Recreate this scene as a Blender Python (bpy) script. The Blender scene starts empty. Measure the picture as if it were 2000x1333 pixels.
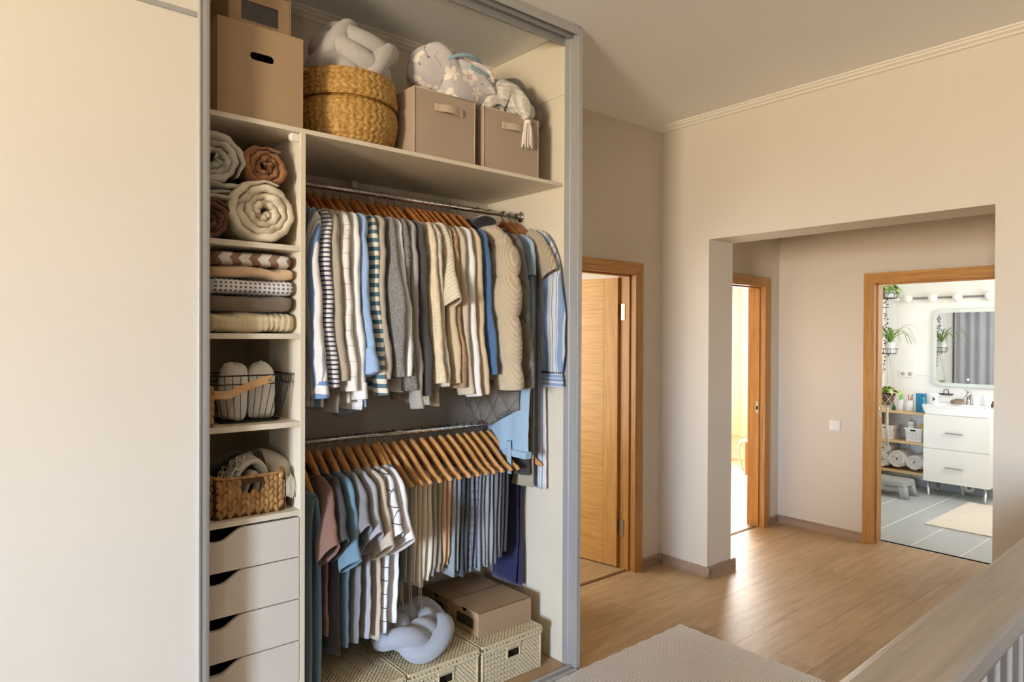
import bpy, bmesh, math, random
import numpy as np
from mathutils import Vector, Matrix, Euler
R = math.radians
SC = bpy.context.scene
COL = SC.collection
rng = random.Random(7)

# ------------------------------------------------------------------ camera
cam_d = bpy.data.cameras.new('camera')
cam = bpy.data.objects.new('camera', cam_d)
COL.objects.link(cam)
cam_d.sensor_fit = 'HORIZONTAL'
cam_d.sensor_width = 36.0
cam_d.lens = 1313.75 * 36.0 / 2000.0
cam_d.clip_start = 0.02
fwd = Vector((0.64506278, 0.76409679, -0.00707841))
rgt = Vector((0.76412861, -0.64504898, 0.00439106))
upv = Vector((0.00121072, 0.00824132, 0.99996531))
cam.matrix_world = Matrix(((rgt.x, upv.x, -fwd.x, 0), (rgt.y, upv.y, -fwd.y, 0), (rgt.z, upv.z, -fwd.z, 1.6), (0, 0, 0, 1)))
SC.camera = cam

# ------------------------------------------------------------------ world and exposure
W = bpy.data.worlds.new('sky')
SC.world = W
W.use_nodes = True
wn = W.node_tree
wn.nodes.clear()
w_out = wn.nodes.new('ShaderNodeOutputWorld')
w_bg = wn.nodes.new('ShaderNodeBackground')
w_tc = wn.nodes.new('ShaderNodeTexCoord')
w_sep = wn.nodes.new('ShaderNodeSeparateXYZ')
w_ramp = wn.nodes.new('ShaderNodeValToRGB')
w_ramp.color_ramp.elements[0].position = 0.47
w_ramp.color_ramp.elements[0].color = (0.95, 0.79, 0.58, 1)     # sunlit ground outside
w_ramp.color_ramp.elements[1].position = 0.54
w_ramp.color_ramp.elements[1].color = (0.90, 1.13, 1.45, 1)     # sky
w_map = wn.nodes.new('ShaderNodeMapRange')
w_map.inputs['From Min'].default_value = -1
w_map.inputs['From Max'].default_value = 1
wn.links.new(w_tc.outputs['Generated'], w_sep.inputs[0])
wn.links.new(w_sep.outputs['Z'], w_map.inputs['Value'])
wn.links.new(w_map.outputs[0], w_ramp.inputs[0])
wn.links.new(w_ramp.outputs[0], w_bg.inputs['Color'])
wn.links.new(w_bg.outputs[0], w_out.inputs[0])
w_bg.inputs['Strength'].default_value = 112.0
SC.view_settings.view_transform = 'Standard'
SC.view_settings.look = 'None'
SC.view_settings.gamma = 1.0
SC.view_settings.use_curve_mapping = False
SC.view_settings.exposure = 0.0
SC.cycles.max_bounces = 10
SC.cycles.diffuse_bounces = 6
SC.cycles.glossy_bounces = 4
SC.cycles.caustics_reflective = False
SC.cycles.caustics_refractive = False
SC.cycles.sample_clamp_indirect = 6.0


def area(name, loc, direction, sx, sy, power, color, spread=180):
    d = bpy.data.lights.new(name, 'AREA')
    d.shape = 'RECTANGLE'
    d.size, d.size_y = sx, sy
    d.energy = power
    d.color = color
    d.spread = R(spread)
    o = bpy.data.objects.new(name, d)
    COL.objects.link(o)
    o.location = loc
    o.rotation_euler = Vector(direction).to_track_quat('-Z', 'Y').to_euler()
    return o


# daylight through the windows of the place (hall, bathroom, the two rooms behind the doors)
for nm, loc, dr, sx, sy in (('hall_window_portal', (-6.58, -1.425, 1.575), (1, 0, 0), 1.35, 1.75), ('front_window_portal', (-3.3, -2.18, 1.6), (0, 1, 0), 0.17, 1.6)):
    area(nm, loc, dr, sx, sy, 1, (1, 1, 1)).data.cycles.is_portal = True
area('bathroom_window_daylight', (6.95, 0.98, 1.65), (0, 1, -0.15), 1.3, 1.4, 37, (1.0, 0.99, 0.97))
area('room_window_daylight', (2.3, 4.4, 1.5), (1, -0.35, 0.0), 1.4, 1.5, 42, (1.0, 0.95, 0.86))
area('bedroom_window_daylight', (7.2, 4.9, 1.5), (-0.85, -0.7, -0.35), 1.3, 1.8, 150, (1.0, 0.985, 0.955))


# ------------------------------------------------------------------ helpers: objects
def tag(o, label=None, cat=None, group=None, kind=None):
    if label: o['label'] = label
    if cat: o['category'] = cat
    if group: o['group'] = group
    if kind: o['kind'] = kind
    return o


def thing(name, label, cat, loc=(0, 0, 0), rz=0.0, group=None, rot=None):
    o = bpy.data.objects.new(name, None)
    o.empty_display_size = 0.05
    COL.objects.link(o)
    o.location = loc
    o.rotation_euler = rot if rot else (0, 0, rz)
    return tag(o, label, cat, group)


class MB:
    """collects vertices and faces of one mesh"""
    def __init__(self):
        self.v, self.f, self.s = [], [], []

    def add(self, vs, fs, smooth=False):
        b = len(self.v)
        self.v += [tuple(map(float, p)) for p in vs]
        for f in fs:
            self.f.append(tuple(b + i for i in f))
            self.s.append(smooth)
        return self

    def box(self, x0, x1, y0, y1, z0, z1):
        vs = [(x, y, z) for z in (z0, z1) for y in (y0, y1) for x in (x0, x1)]
        return self.add(vs, [(0, 2, 3, 1), (4, 5, 7, 6), (0, 1, 5, 4), (2, 6, 7, 3), (0, 4, 6, 2), (1, 3, 7, 5)])

    def prism(self, poly, axis, a, b):
        """poly in the two other axes (cyclic order), extruded along axis from a to b"""
        n = len(poly)
        def P(p, t):
            return {'x': (t, p[0], p[1]), 'y': (p[0], t, p[1]), 'z': (p[0], p[1], t)}[axis]
        vs = [P(p, a) for p in poly] + [P(p, b) for p in poly]
        fs = [tuple(range(n))[::-1], tuple(range(n, 2 * n))] + [(i, (i + 1) % n, n + (i + 1) % n, n + i) for i in range(n)]
        return self.add(vs, fs)

    def grid(self, P, cu=False, cv=False, smooth=True, capu=False):
        """P[n][m] points; cu / cv close the first / second direction; capu caps both ends of the first direction"""
        P = np.asarray(P, float)
        n, m = P.shape[:2]
        fs = []
        for i in range(n if cu else n - 1):
            for j in range(m if cv else m - 1):
                i2, j2 = (i + 1) % n, (j + 1) % m
                fs.append((i * m + j, i * m + j2, i2 * m + j2, i2 * m + j))
        if capu:
            fs.append(tuple(range(m))[::-1])
            fs.append(tuple((n - 1) * m + j for j in range(m)))
        return self.add(P.reshape(-1, 3), fs, smooth)

    def tube(self, path, r, seg=8, closed=False, cap=True, rb=None, up=None):
        """round (or elliptical: r along normal, rb along binormal) tube along a path"""
        p = np.asarray(path, float)
        n = len(p)
        t = np.roll(p, -1, 0) - np.roll(p, 1, 0) if closed else np.gradient(p, axis=0)
        t /= np.linalg.norm(t, axis=1)[:, None] + 1e-12
        nrm = np.array(up, float) if up is not None else (np.array((0, 0, 1.0)) if abs(t[0][2]) < .9 else np.array((1.0, 0, 0)))
        r = np.broadcast_to(np.asarray(r, float), (n,))
        rb = r if rb is None else np.broadcast_to(np.asarray(rb, float), (n,))
        rows, frames = [], []
        for i in range(n):
            nn = nrm - t[i] * (nrm @ t[i])
            nn /= np.linalg.norm(nn) + 1e-12
            if up is None:
                nrm = nn
            frames.append(nn)
        if closed and up is None:      # spread the twist left over at the seam
            a0, a1 = frames[0], frames[-1] - t[0] * (frames[-1] @ t[0])
            a1 /= np.linalg.norm(a1)
            tw = math.atan2(np.cross(a1, a0) @ t[0], a1 @ a0)
        else:
            tw = 0
        for i in range(n):
            a, b = frames[i], np.cross(t[i], frames[i])
            th = np.linspace(0, 2 * math.pi, seg, endpoint=False) + tw * i / max(1, n)
            rows.append(p[i] + np.outer(np.cos(th) * r[i], a) + np.outer(np.sin(th) * rb[i], b))
        return self.grid(rows, cu=closed, cv=True, capu=cap and not closed)

    def lathe(self, prof, c=(0, 0, 0), seg=32, sx=1, sy=1, cap=True):
        th = np.linspace(0, 2 * math.pi, seg, endpoint=False)
        P = [[(c[0] + r * sx * math.cos(a), c[1] + r * sy * math.sin(a), c[2] + z) for a in th] for r, z in prof]
        return self.grid(P, cv=True, capu=cap)

    def build(self, name, mat, parent=None, bevel=0, sub=0, solid=0, smooth=None, seg=2):
        me = bpy.data.meshes.new(name)
        me.from_pydata(self.v, [], self.f)
        sm = self.s if smooth is None else [smooth] * len(self.f)
        me.polygons.foreach_set('use_smooth', sm)
        me.materials.append(mat)
        me.update()
        o = bpy.data.objects.new(name, me)
        COL.objects.link(o)
        if parent is not None:
            o.parent = parent
        if solid:
            m = o.modifiers.new('s', 'SOLIDIFY'); m.thickness = solid; m.offset = 0
        if bevel:
            m = o.modifiers.new('b', 'BEVEL'); m.width = bevel; m.segments = seg; m.limit_method = 'ANGLE'; m.angle_limit = R(40)
        if sub:
            m = o.modifiers.new('u', 'SUBSURF'); m.levels = sub; m.render_levels = sub
        return o


def fixn(o):
    bm = bmesh.new(); bm.from_mesh(o.data)
    bmesh.ops.recalc_face_normals(bm, faces=bm.faces)
    bm.to_mesh(o.data); bm.free()
    return o


def box(name, m, x0, x1, y0, y1, z0, z1, parent=None, bevel=0.0):
    return MB().box(x0, x1, y0, y1, z0, z1).build(name, m, parent, bevel)


def structure(o, label=None):
    o['kind'] = 'structure'
    if label: o['label'] = label
    return o


def copy_tree(o, parent=None):
    c = o.copy()
    COL.objects.link(c)
    if parent is not None: c.parent = parent
    for ch in list(o.children):
        copy_tree(ch, c)
    return c


def catmull(pts, n=8, closed=False):
    p = np.asarray(pts, float)
    k = len(p)
    out = []
    for i in range(k if closed else k - 1):
        g = (lambda j: p[j % k]) if closed else (lambda j: p[min(max(j, 0), k - 1)])
        a, b, c, d = g(i - 1), g(i), g(i + 1), g(i + 2)
        for s in range(n):
            t = s / n
            out.append(.5 * (2 * b + (c - a) * t + (2 * a - 5 * b + 4 * c - d) * t * t + (3 * b - a - 3 * c + d) * t ** 3))
    if not closed: out.append(p[-1])
    return np.array(out)


def lerp(a, b, t): return a + (b - a) * t
def sstep(a, b, x):
    t = np.clip((x - a) / (b - a), 0, 1)
    return t * t * (3 - 2 * t)


# ------------------------------------------------------------------ helpers: materials
def srgb(r, g, b):
    def f(c):
        c /= 255.0
        return c / 12.92 if c <= .04045 else ((c + .055) / 1.055) ** 2.4
    return (f(r), f(g), f(b), 1.0)


class NT:
    def __init__(self, name):
        self.m = bpy.data.materials.new(name)
        self.m.use_nodes = True
        self.t = self.m.node_tree
        self.b = self.t.nodes['Principled BSDF']
        self._c = None

    def n(self, typ, **kw):
        nd = self.t.nodes.new('ShaderNode' + typ)
        for k, v in kw.items():
            if k.startswith('p_'): setattr(nd, k[2:], v)
            else: self.set(nd.inputs[k.replace('_', ' ')], v)
        return nd

    def set(self, sock, v):
        if isinstance(v, bpy.types.NodeSocket): self.t.links.new(v, sock)
        elif isinstance(v, bpy.types.Node): self.t.links.new(v.outputs[0], sock)
        else: sock.default_value = v

    def coord(self, kind='Object'):
        if self._c is None: self._c = self.n('TexCoord')
        return self._c.outputs[kind]

    def mapped(self, scale=(1, 1, 1), rot=(0, 0, 0), loc=(0, 0, 0), kind='Object'):
        return self.n('Mapping', Vector=self.coord(kind), Scale=scale, Rotation=rot, Location=loc).outputs[0]

    def math(self, op, a, b=0.0, c=0.0):
        nd = self.n('Math', p_operation=op)
        self.set(nd.inputs[0], a); self.set(nd.inputs[1], b)
        if len(nd.inputs) > 2: self.set(nd.inputs[2], c)
        return nd.outputs[0]

    def mix(self, f, a, b, mode='MIX'):
        nd = self.n('MixRGB', p_blend_type=mode)
        self.set(nd.inputs[0], f); self.set(nd.inputs[1], a); self.set(nd.inputs[2], b)
        return nd.outputs[0]

    def noise(self, scale, detail=3, rough=.5, vec=None):
        nd = self.n('TexNoise', Scale=scale, Detail=detail, Roughness=rough)
        self.set(nd.inputs['Vector'], vec if vec is not None else self.coord())
        return nd.outputs[0]

    def ramp(self, f, stops, const=False):
        nd = self.n('ValToRGB')
        cr = nd.color_ramp
        cr.interpolation = 'CONSTANT' if const else 'LINEAR'
        while len(cr.elements) < len(stops): cr.elements.new(0.5)
        for e, (p, c) in zip(cr.elements, stops):
            e.position = p; e.color = c
        self.set(nd.inputs[0], f)
        return nd.outputs[0]

    def xyz(self, vec=None):
        s = self.n('SeparateXYZ')
        self.set(s.inputs[0], vec if vec is not None else self.coord())
        return s.outputs

    def bump(self, h, strength=.3, dist=.005):
        nd = self.n('Bump', Strength=strength, Distance=dist)
        self.set(nd.inputs['Height'], h)
        self.set(self.b.inputs['Normal'], nd.outputs[0])

    def out(self, color=None, rough=.6, spec=.4, metal=0., sheen=0.):
        if color is not None: self.set(self.b.inputs['Base Color'], color)
        self.set(self.b.inputs['Roughness'], rough)
        self.b.inputs['Specular IOR Level'].default_value = spec
        self.b.inputs['Metallic'].default_value = metal
        if sheen:
            self.b.inputs['Sheen Weight'].default_value = sheen
            self.b.inputs['Sheen Roughness'].default_value = .6
        return self.m


def plain(name, col, rough=.6, spec=.4, metal=0., var=.04, vscale=6):
    t = NT(name)
    n = t.noise(vscale, 4)
    c2 = tuple(min(1, max(0, c * (1 - var * 4))) for c in col[:3]) + (1,)
    return t.out(t.mix(n, c2, tuple(min(1, c * (1 + var * 3)) for c in col[:3]) + (1,)), rough, spec, metal)


def wood(name, ca, cb, axis='x', scale=1.0, rough=.45, spec=.4, stretch=14, bump=.08):
    t = NT(name)
    s = {'x': (1, stretch, stretch), 'y': (stretch, 1, stretch), 'z': (stretch, stretch, 1)}[axis]
    oi = t.n('ObjectInfo').outputs['Random']
    v = t.mapped(tuple(k * scale for k in s))
    off = t.n('VectorMath', p_operation='ADD')
    t.set(off.inputs[0], v)
    cmb = t.n('CombineXYZ')
    t.set(cmb.inputs[0], t.math('MULTIPLY', oi, 37.0)); t.set(cmb.inputs[1], t.math('MULTIPLY', oi, 91.0))
    t.set(off.inputs[1], cmb.outputs[0])
    n1 = t.noise(2.2, 6, .6, off.outputs[0])
    n2 = t.noise(9, 3, .6, off.outputs[0])
    f = t.math('ADD', t.math('MULTIPLY', n1, .75), t.math('MULTIPLY', n2, .25))
    c = t.ramp(f, [(.33, ca), (.66, cb)])
    hs = t.n('HueSaturation', Value=t.math('ADD', .93, t.math('MULTIPLY', oi, .14)), Color=c)
    t.bump(f, bump, .002)
    return t.out(hs.outputs[0], rough, spec)


def weave_bump(t, scale=900, strength=.25, fold=.5):
    w = t.noise(scale, 2, .6)
    f = t.noise(14, 3, .5)
    h = t.math('ADD', t.math('MULTIPLY', w, .35), t.math('MULTIPLY', f, fold * 4))
    t.bump(h, strength, .004)


def fabric(name, col, var=.08, kind=None, scale=260, rough=.92, bump=.3, heather=0.):
    """plain cloth; heather mixes in speckle"""
    t = NT(name)
    n = t.noise(9, 4)
    lo = tuple(c * (1 - var) for c in col[:3]) + (1,)
    hi = tuple(min(1, c * (1 + var)) for c in col[:3]) + (1,)
    c = t.mix(n, lo, hi)
    if heather:
        sp = t.ramp(t.noise(scale, 2, .8), [(.35, (1 - heather,) * 3 + (1,)), (.65, (1 + heather * .6,) * 3 + (1,))])
        c = t.mix(1.0, c, sp, 'MULTIPLY')
    weave_bump(t, 700, bump)
    return t.out(c, rough, .15, 0, .25)


def stripes(name, axis, stops, period, rough=.9, wob=.004, phase=0.):
    """repeating bands along a local axis; stops = [(start fraction, colour) ...]"""
    t = NT(name)
    x = t.xyz()[{'x': 0, 'y': 1, 'z': 2}[axis]]
    x = t.math('ADD', x, t.math('MULTIPLY', t.noise(7, 2), wob))
    f = t.math('FRACT', t.math('ADD', t.math('DIVIDE', x, period), 50.0 + phase))
    c = t.ramp(f, stops, True)
    n = t.noise(9, 4)
    c = t.mix(t.math('MULTIPLY', n, .16), c, (0, 0, 0, 1))
    weave_bump(t, 700, .25)
    return t.out(c, rough, .15, 0, .2)


def checks(name, base, line, py, pz, wl, rough=.9, wob=.006):
    t = NT(name)
    s = t.xyz()
    w = t.math('MULTIPLY', t.noise(6, 2), wob)
    def ln(v, p):
        f = t.math('FRACT', t.math('ADD', t.math('DIVIDE', t.math('ADD', v, w), p), 50.3))
        return t.math('LESS_THAN', f, wl / p)
    f = t.math('MAXIMUM', ln(s[1], py), ln(s[2], pz))
    n = t.noise(9, 4)
    b = t.mix(n, tuple(c * .93 for c in base[:3]) + (1,), base)
    weave_bump(t, 700, .25)
    return t.out(t.mix(f, b, line), rough, .15, 0, .2)


def knit(name, col, su=260, sv=160, rot=0., depth=.6, rough=.95, diamond=0):
    """knitted cloth: ribs or a diamond lattice in relief"""
    t = NT(name)
    s = t.xyz(t.mapped((1, 1, 1), (rot, 0, 0)))
    a = t.math('SINE', t.math('MULTIPLY', s[1], su))
    b = t.math('SINE', t.math('MULTIPLY', s[2], sv))
    h = t.math('ADD', a, t.math('MULTIPLY', b, .5))
    if diamond:
        d1 = t.math('ABSOLUTE', t.math('SINE', t.math('MULTIPLY', t.math('ADD', s[1], t.math('MULTIPLY', s[2], .5)), diamond)))
        d2 = t.math('ABSOLUTE', t.math('SINE', t.math('MULTIPLY', t.math('SUBTRACT', s[1], t.math('MULTIPLY', s[2], .5)), diamond)))
        dm = t.math('MINIMUM', d1, d2)
        h = t.math('ADD', t.math('MULTIPLY', h, .3), t.math('MULTIPLY', t.math('LESS_THAN', dm, .14), 2.5))
    f = t.math('MULTIPLY', t.math('ADD', h, 1.5), .33)
    lo = tuple(c * .78 for c in col[:3]) + (1,)
    t.bump(h, depth, .004)
    return t.out(t.mix(f, lo, col), rough, .1, 0, .3)


def glow(name, col, strength):
    t = NT(name)
    t.b.inputs['Emission Color'].default_value = col
    t.b.inputs['Emission Strength'].default_value = strength
    return t.out(col)


M = {}
M['wall'] = NT('wall_paint')
_t = M['wall']; _n = _t.noise(3, 5)
_t.bump(_t.noise(160, 3), .06, .002)
M['wall'] = _t.out(_t.mix(_n, srgb(212, 203, 189), srgb(217, 208, 194)), .85, .2)
_t = NT('ceiling_paint'); _t.bump(_t.noise(120, 3), .04, .002)
M['ceil'] = _t.out(_t.mix(_t.noise(2, 4), srgb(243, 243, 240), srgb(246, 246, 243)), .9, .15)
M['wall_bounce_cut'] = plain('stair_bounce_cut', srgb(128, 120, 112), .9, .15)  # unseen stair walls coloured dark to cut light bounced into the hall
M['cornice'] = plain('cornice_white', srgb(232, 226, 214), .7, .2, var=.01)
M['base'] = wood('baseboard_grey_oak', srgb(138, 112, 92), srgb(172, 148, 128), 'x', .8, .5)
M['basey'] = wood('baseboard_grey_oak_y', srgb(138, 112, 92), srgb(172, 148, 128), 'y', .8, .5)
M['floor'] = wood('laminate', srgb(164, 136, 100), srgb(194, 166, 130), 'x', 1.1, .42, .38, 9, .03)
M['joint'] = plain('floor_joint', srgb(110, 78, 48), .8)
M['oak_z'] = wood('oak_upright', srgb(168, 116, 58), srgb(206, 156, 92), 'z', 1.6, .42, .45, 22)
M['oak_x'] = wood('oak_level_x', srgb(168, 116, 58), srgb(206, 156, 92), 'x', 1.6, .42, .45, 22)
M['oak_y'] = wood('oak_level_y', srgb(168, 116, 58), srgb(206, 156, 92), 'y', 1.6, .42, .45, 22)
M['leaf'] = wood('oak_leaf', srgb(190, 142, 78), srgb(222, 180, 112), 'y', 1.6, .4, .45, 22)
M['leafz'] = wood('oak_leaf_stile', srgb(186, 138, 78), srgb(214, 170, 106), 'z', 1.6, .4, .45, 22)
M['board'] = plain('cream_board', srgb(222, 212, 192), .5, .35, var=.02, vscale=4)
M['boardback'] = plain('cream_board_back', srgb(196, 184, 160), .7, .2, var=.02)
M['drawerfront'] = plain('drawer_front', srgb(214, 207, 196), .5, .35, var=.02, vscale=4)
M['slidepanel'] = plain('sliding_panel', srgb(228, 222, 210), .45, .35, var=.01, vscale=2)
M['dark'] = plain('dark_gap', srgb(28, 24, 20), .9, .1)
_t = NT('brushed_aluminium'); _n = _t.noise(3, 3, .5, _t.mapped((300, 300, 2)))
_t.bump(_n, .05, .001)
M['alu'] = _t.out(_t.mix(_n, srgb(176, 176, 174), srgb(190, 191, 192)), .42, .5, .35)
M['chrome'] = plain('chrome', srgb(215, 215, 215), .12, .5, 1., .01)
M['steel'] = plain('steel', srgb(170, 168, 160), .3, .5, 1., .02)
M['white'] = plain('white_plastic', srgb(238, 236, 230), .4, .5, var=.01)
M['black'] = plain('black_wire', srgb(26, 25, 26), .45, .5, .2, .02)
M['whitewire'] = plain('white_wire', srgb(225, 224, 220), .4, .5, var=.01)

# ================================================================== THE SETTING
CZ = 3.075                       # ceiling height
YB, XR, XF = 2.955, 3.879, 5.514  # back wall, wall with the wide opening, far wall with the bathroom door
XB = 8.055                       # bathroom back wall
WT = 0.12


def wall_x(name, y0, y1, x0, x1, holes=(), z1=CZ):
    """wall running along x; holes = (xa, xb, za, zb)"""
    m = MB(); x = x0
    for xa, xb, za, zb in sorted(holes):
        m.box(x, xa, y0, y1, 0, z1)
        if za > 0: m.box(xa, xb, y0, y1, 0, za)
        m.box(xa, xb, y0, y1, zb, z1)
        x = xb
    m.box(x, x1, y0, y1, 0, z1)
    return structure(m.build(name, M['wall']))


def wall_y(name, x0, x1, y0, y1, holes=(), z1=CZ, mat='wall', z0=0):
    m = MB(); y = y0
    for ya, yb, za, zb in sorted(holes):
        m.box(x0, x1, y, ya, z0, z1)
        if za > z0: m.box(x0, x1, ya, yb, z0, za)
        m.box(x0, x1, ya, yb, zb, z1)
        y = yb
    m.box(x0, x1, y, y1, z0, z1)
    return structure(m.build(name, M[mat]))


D1 = (2.775, 3.575)              # clear openings of the two doors in the back wall
D2 = (4.455, 5.255)
D3 = (1.368, 2.168)              # bathroom door (along y)
DZ, LN = 2.022, 0.035
wall_x('wall_back', YB, YB + WT, -6.6, XF + WT, [(D1[0] - LN, D1[1] + LN, 0, DZ + LN), (D2[0] - LN, D2[1] + LN, 0, DZ + LN)])
wall_y('wall_right', XR, 4.163, -2.2, YB, [(0.981, 2.572, 0, 2.249)])
wall_y('wall_far', XF, XF + WT, 0.3, YB, [(D3[0] - LN, D3[1] + LN, 0, DZ + LN)])
wall_y('wall_left', -6.72, -6.6, -2.2, YB + WT, [(-2.1, -0.75, 0.7, 2.45)], z0=-2.6)
structure(box('floor_hall', M['floor'], -6.6, .25, .42, YB + WT, -.02, -.001))
structure(box('wall_alcove', M['wall'], 4.163, XF, 0.3, 0.42, 0, CZ))
_m = MB(); _m.box(-6.6, -3.385, -2.32, -2.2, -2.6, CZ); _m.box(-3.385, -3.215, -2.32, -2.2, -2.6, .8); _m.box(-3.385, -3.215, -2.32, -2.2, 2.4, CZ); _m.box(-3.215, 2.4, -2.32, -2.2, -2.6, CZ); _m.box(2.4, XR + .3, -2.32, -2.2, -2.6, CZ);
structure(_m.build('wall_stair', M['wall_bounce_cut']))
structure(box('ceiling', M['ceil'], -6.72, XF + WT, -2.3, YB + WT, CZ, CZ + .1))
structure(box('wall_stair_lower', M['wall_bounce_cut'], XR, XR + .1, -2.2, .42, -2.6, 0))
structure(box('wall_leak_block', M['wall_bounce_cut'], -6.6, XR, .42, .5, -2.6, -.25))  # added below the slab to block outdoor light leaking up the stairwell
structure(box('floor_stairwell', M['joint'], -6.6, XR, -2.2, .42, -2.7, -2.6))

# hall floor: laminate boards laid along x, each its own piece
fl = structure(box('floor', M['joint'], -6.6, XF + WT, 0.42, YB + WT, -0.25, -0.004))
bw, bl = 0.193, 1.292
row = 0
y = YB + WT
while y > 0.43:
    y0 = max(y - bw, 0.42)
    x = -6.6 - rng.random() * bl * .8
    while x < XF + WT:
        if x + bl < .2: x += bl; continue
        xa, xb = max(x, -6.6), min(x + bl, XF + WT)
        if xb - xa > .05:
            o = box('plank', M['floor'], xa + .0006, xb - .0006, y0 + .0006, y - .0006, -0.004, 0.0, fl)
        x += bl
    y = y0
    row += 1

# cornice along the back wall and the opening wall
cor = [(0, 0), (.052, 0), (.050, -.007), (.040, -.011), (.036, -.019), (.020, -.027), (.014, -.036), (0, -.040)]
structure(MB().prism([(YB - a, CZ + b) for a, b in cor], 'x', -6.6, XR).build('trim_1', M['cornice']), 'white stepped cornice along the back wall')
structure(MB().prism([(XR - a, CZ + b) for a, b in cor], 'y', -2.2, YB).build('trim_2', M['cornice']), 'white stepped cornice above the wide opening')

# baseboards: a wide foot, a groove and a rounded head
bp = [(0, 0), (.019, 0), (.019, .008), (.014, .011), (.014, .050), (.017, .054), (.016, .062), (.010, .066), (0, .066)]


def baseb_x(name, x0, x1, yw, sgn=-1):
    return structure(MB().prism([(yw + sgn * a, b) for a, b in bp], 'x', x0, x1).build(name, M['base']))


def baseb_y(name, y0, y1, xw, sgn=-1):
    return structure(MB().prism([(xw + sgn * a, b) for a, b in bp], 'y', y0, y1).build(name, M['basey']))


baseb_x('baseboard_back', D1[1] + .08, XR, YB)
baseb_y('baseboard_right', 2.572, YB - .002, XR)
baseb_x('baseboard_reveal', XR - .012, 4.163 + .012, 2.572)
baseb_y('baseboard_right_2', -.1, .981, XR)
baseb_y('baseboard_pillar', 2.572, YB, 4.163, 1)
baseb_x('baseboard_alcove', D2[1] + .08, XF, YB)
baseb_y('baseboard_far', D3[1] + .08, YB, XF)
_b = baseb_x('trim_3', 4.163, D2[0] - .08, YB)
for nm, x, y in (('trim_4', XR - .018, 2.572 - .018), ('trim_5', XR - .022, YB - .022), ('trim_6', 4.163 + .016, 2.572 - .018)):
    structure(MB().lathe([(.0, 0), (.012, 0), (.012, .064), (.008, .07), (0, .07)], (x + (.003 if nm != 'trim_5' else 0), y + .003, 0), 12).build(nm, M['base']), 'baseboard corner piece')


def door_frame(name, ax, face, back, a0, a1, ext=1):
    """oak frame round a clear opening a0..a1; ax is the axis the wall runs along"""
    root = bpy.data.objects.new(name, None)
    COL.objects.link(root); root['kind'] = 'structure'
    L = 'xy' if ax == 'x' else 'yx'
    mh, mv = (M['oak_x'] if ax == 'x' else M['oak_y']), M['oak_z']
    w = .08

    def slab(pname, poly, d0, d1, mat, bev=.002):
        m = MB()
        n = len(poly)
        P = (lambda p, d: (p[0], d, p[1])) if ax == 'x' else (lambda p, d: (d, p[0], p[1]))
        vs = [P(p, d0) for p in poly] + [P(p, d1) for p in poly]
        m.add(vs, [tuple(range(n))[::-1], tuple(range(n, 2 * n))] + [(i, (i + 1) % n, n + (i + 1) % n, n + i) for i in range(n)])
        return fixn(m.build(pname, mat, root, bev))
    for d0, d1 in ((face - .02, face), (back, back + .02)):
        slab('architrave', [(a0 - w, 0), (a0, 0), (a0, DZ), (a0 - w, DZ + w)], d0, d1, mv)
        slab('architrave', [(a1, 0), (a1 + w, 0), (a1 + w, DZ + w), (a1, DZ)], d0, d1, mv)
        slab('architrave', [(a0, DZ), (a1, DZ), (a1 + w, DZ + w), (a0 - w, DZ + w)], d0, d1, mh)
    g = .012
    for s, a in ((-1, a0), (1, a1)):
        lo, hi = sorted((a, a + s * LN))
        slab('jamb', [(lo, 0), (hi, 0), (hi, DZ + LN), (lo, DZ + LN)], face, back, mv, 0)
        lo, hi = sorted((a, a - s * g))
        slab('door_stop', [(lo, 0), (hi, 0), (hi, DZ), (lo, DZ)], face + .028, face + .064, mv)
    slab('head_jamb', [(a0, DZ), (a1, DZ), (a1, DZ + LN), (a0, DZ + LN)], face, back, mh, 0)
    slab('door_stop', [(a0, DZ - g), (a1, DZ - g), (a1, DZ), (a0, DZ)], face + .028, face + .064, mh)
    return root


f1 = door_frame('door_1', 'x', YB, YB + WT, *D1)
f2 = door_frame('door_2', 'x', YB, YB + WT, *D2)
f3 = door_frame('door_3', 'y', XF, XF + WT, *D3)
# strike plates
sp = MB().box(D2[1] - .0135, D2[1] - .012, YB + .032, YB + .058, .96, 1.06).build('strike_plate', M['steel'], f2)
MB().box(D2[1] - .0145, D2[1] - .0134, YB + .038, YB + .052, .99, 1.02).build('latch_hole', M['dark'], sp)
MB().box(XF + .07, XF + .10, D3[1] - .003, D3[1] + .0005, .98, 1.07).build('strike_plate', M['chrome'], f3)
tb = MB().tube(catmull([(XF + .066, D3[1] - .001, 1.07), (XF + .05, D3[1] - .012, 1.04), (XF + .066, D3[1] - .001, 1.0)], 5), .005, 6)
tb.build('latch_tongue', M['chrome'], f3)
for nm, bx in (('floor_threshold_1', (D1[0], D1[1], YB + .035, YB + .062, 0, .003)), ('floor_threshold_2', (D2[0], D2[1], YB + .035, YB + .062, 0, .003)), ('floor_threshold_3', (XF + .128, XF + .150, D3[0], D3[1], -.002, .003))):
    structure(box(nm, M['joint'] if nm[-1] != '3' else M['dark'], *bx))

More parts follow.
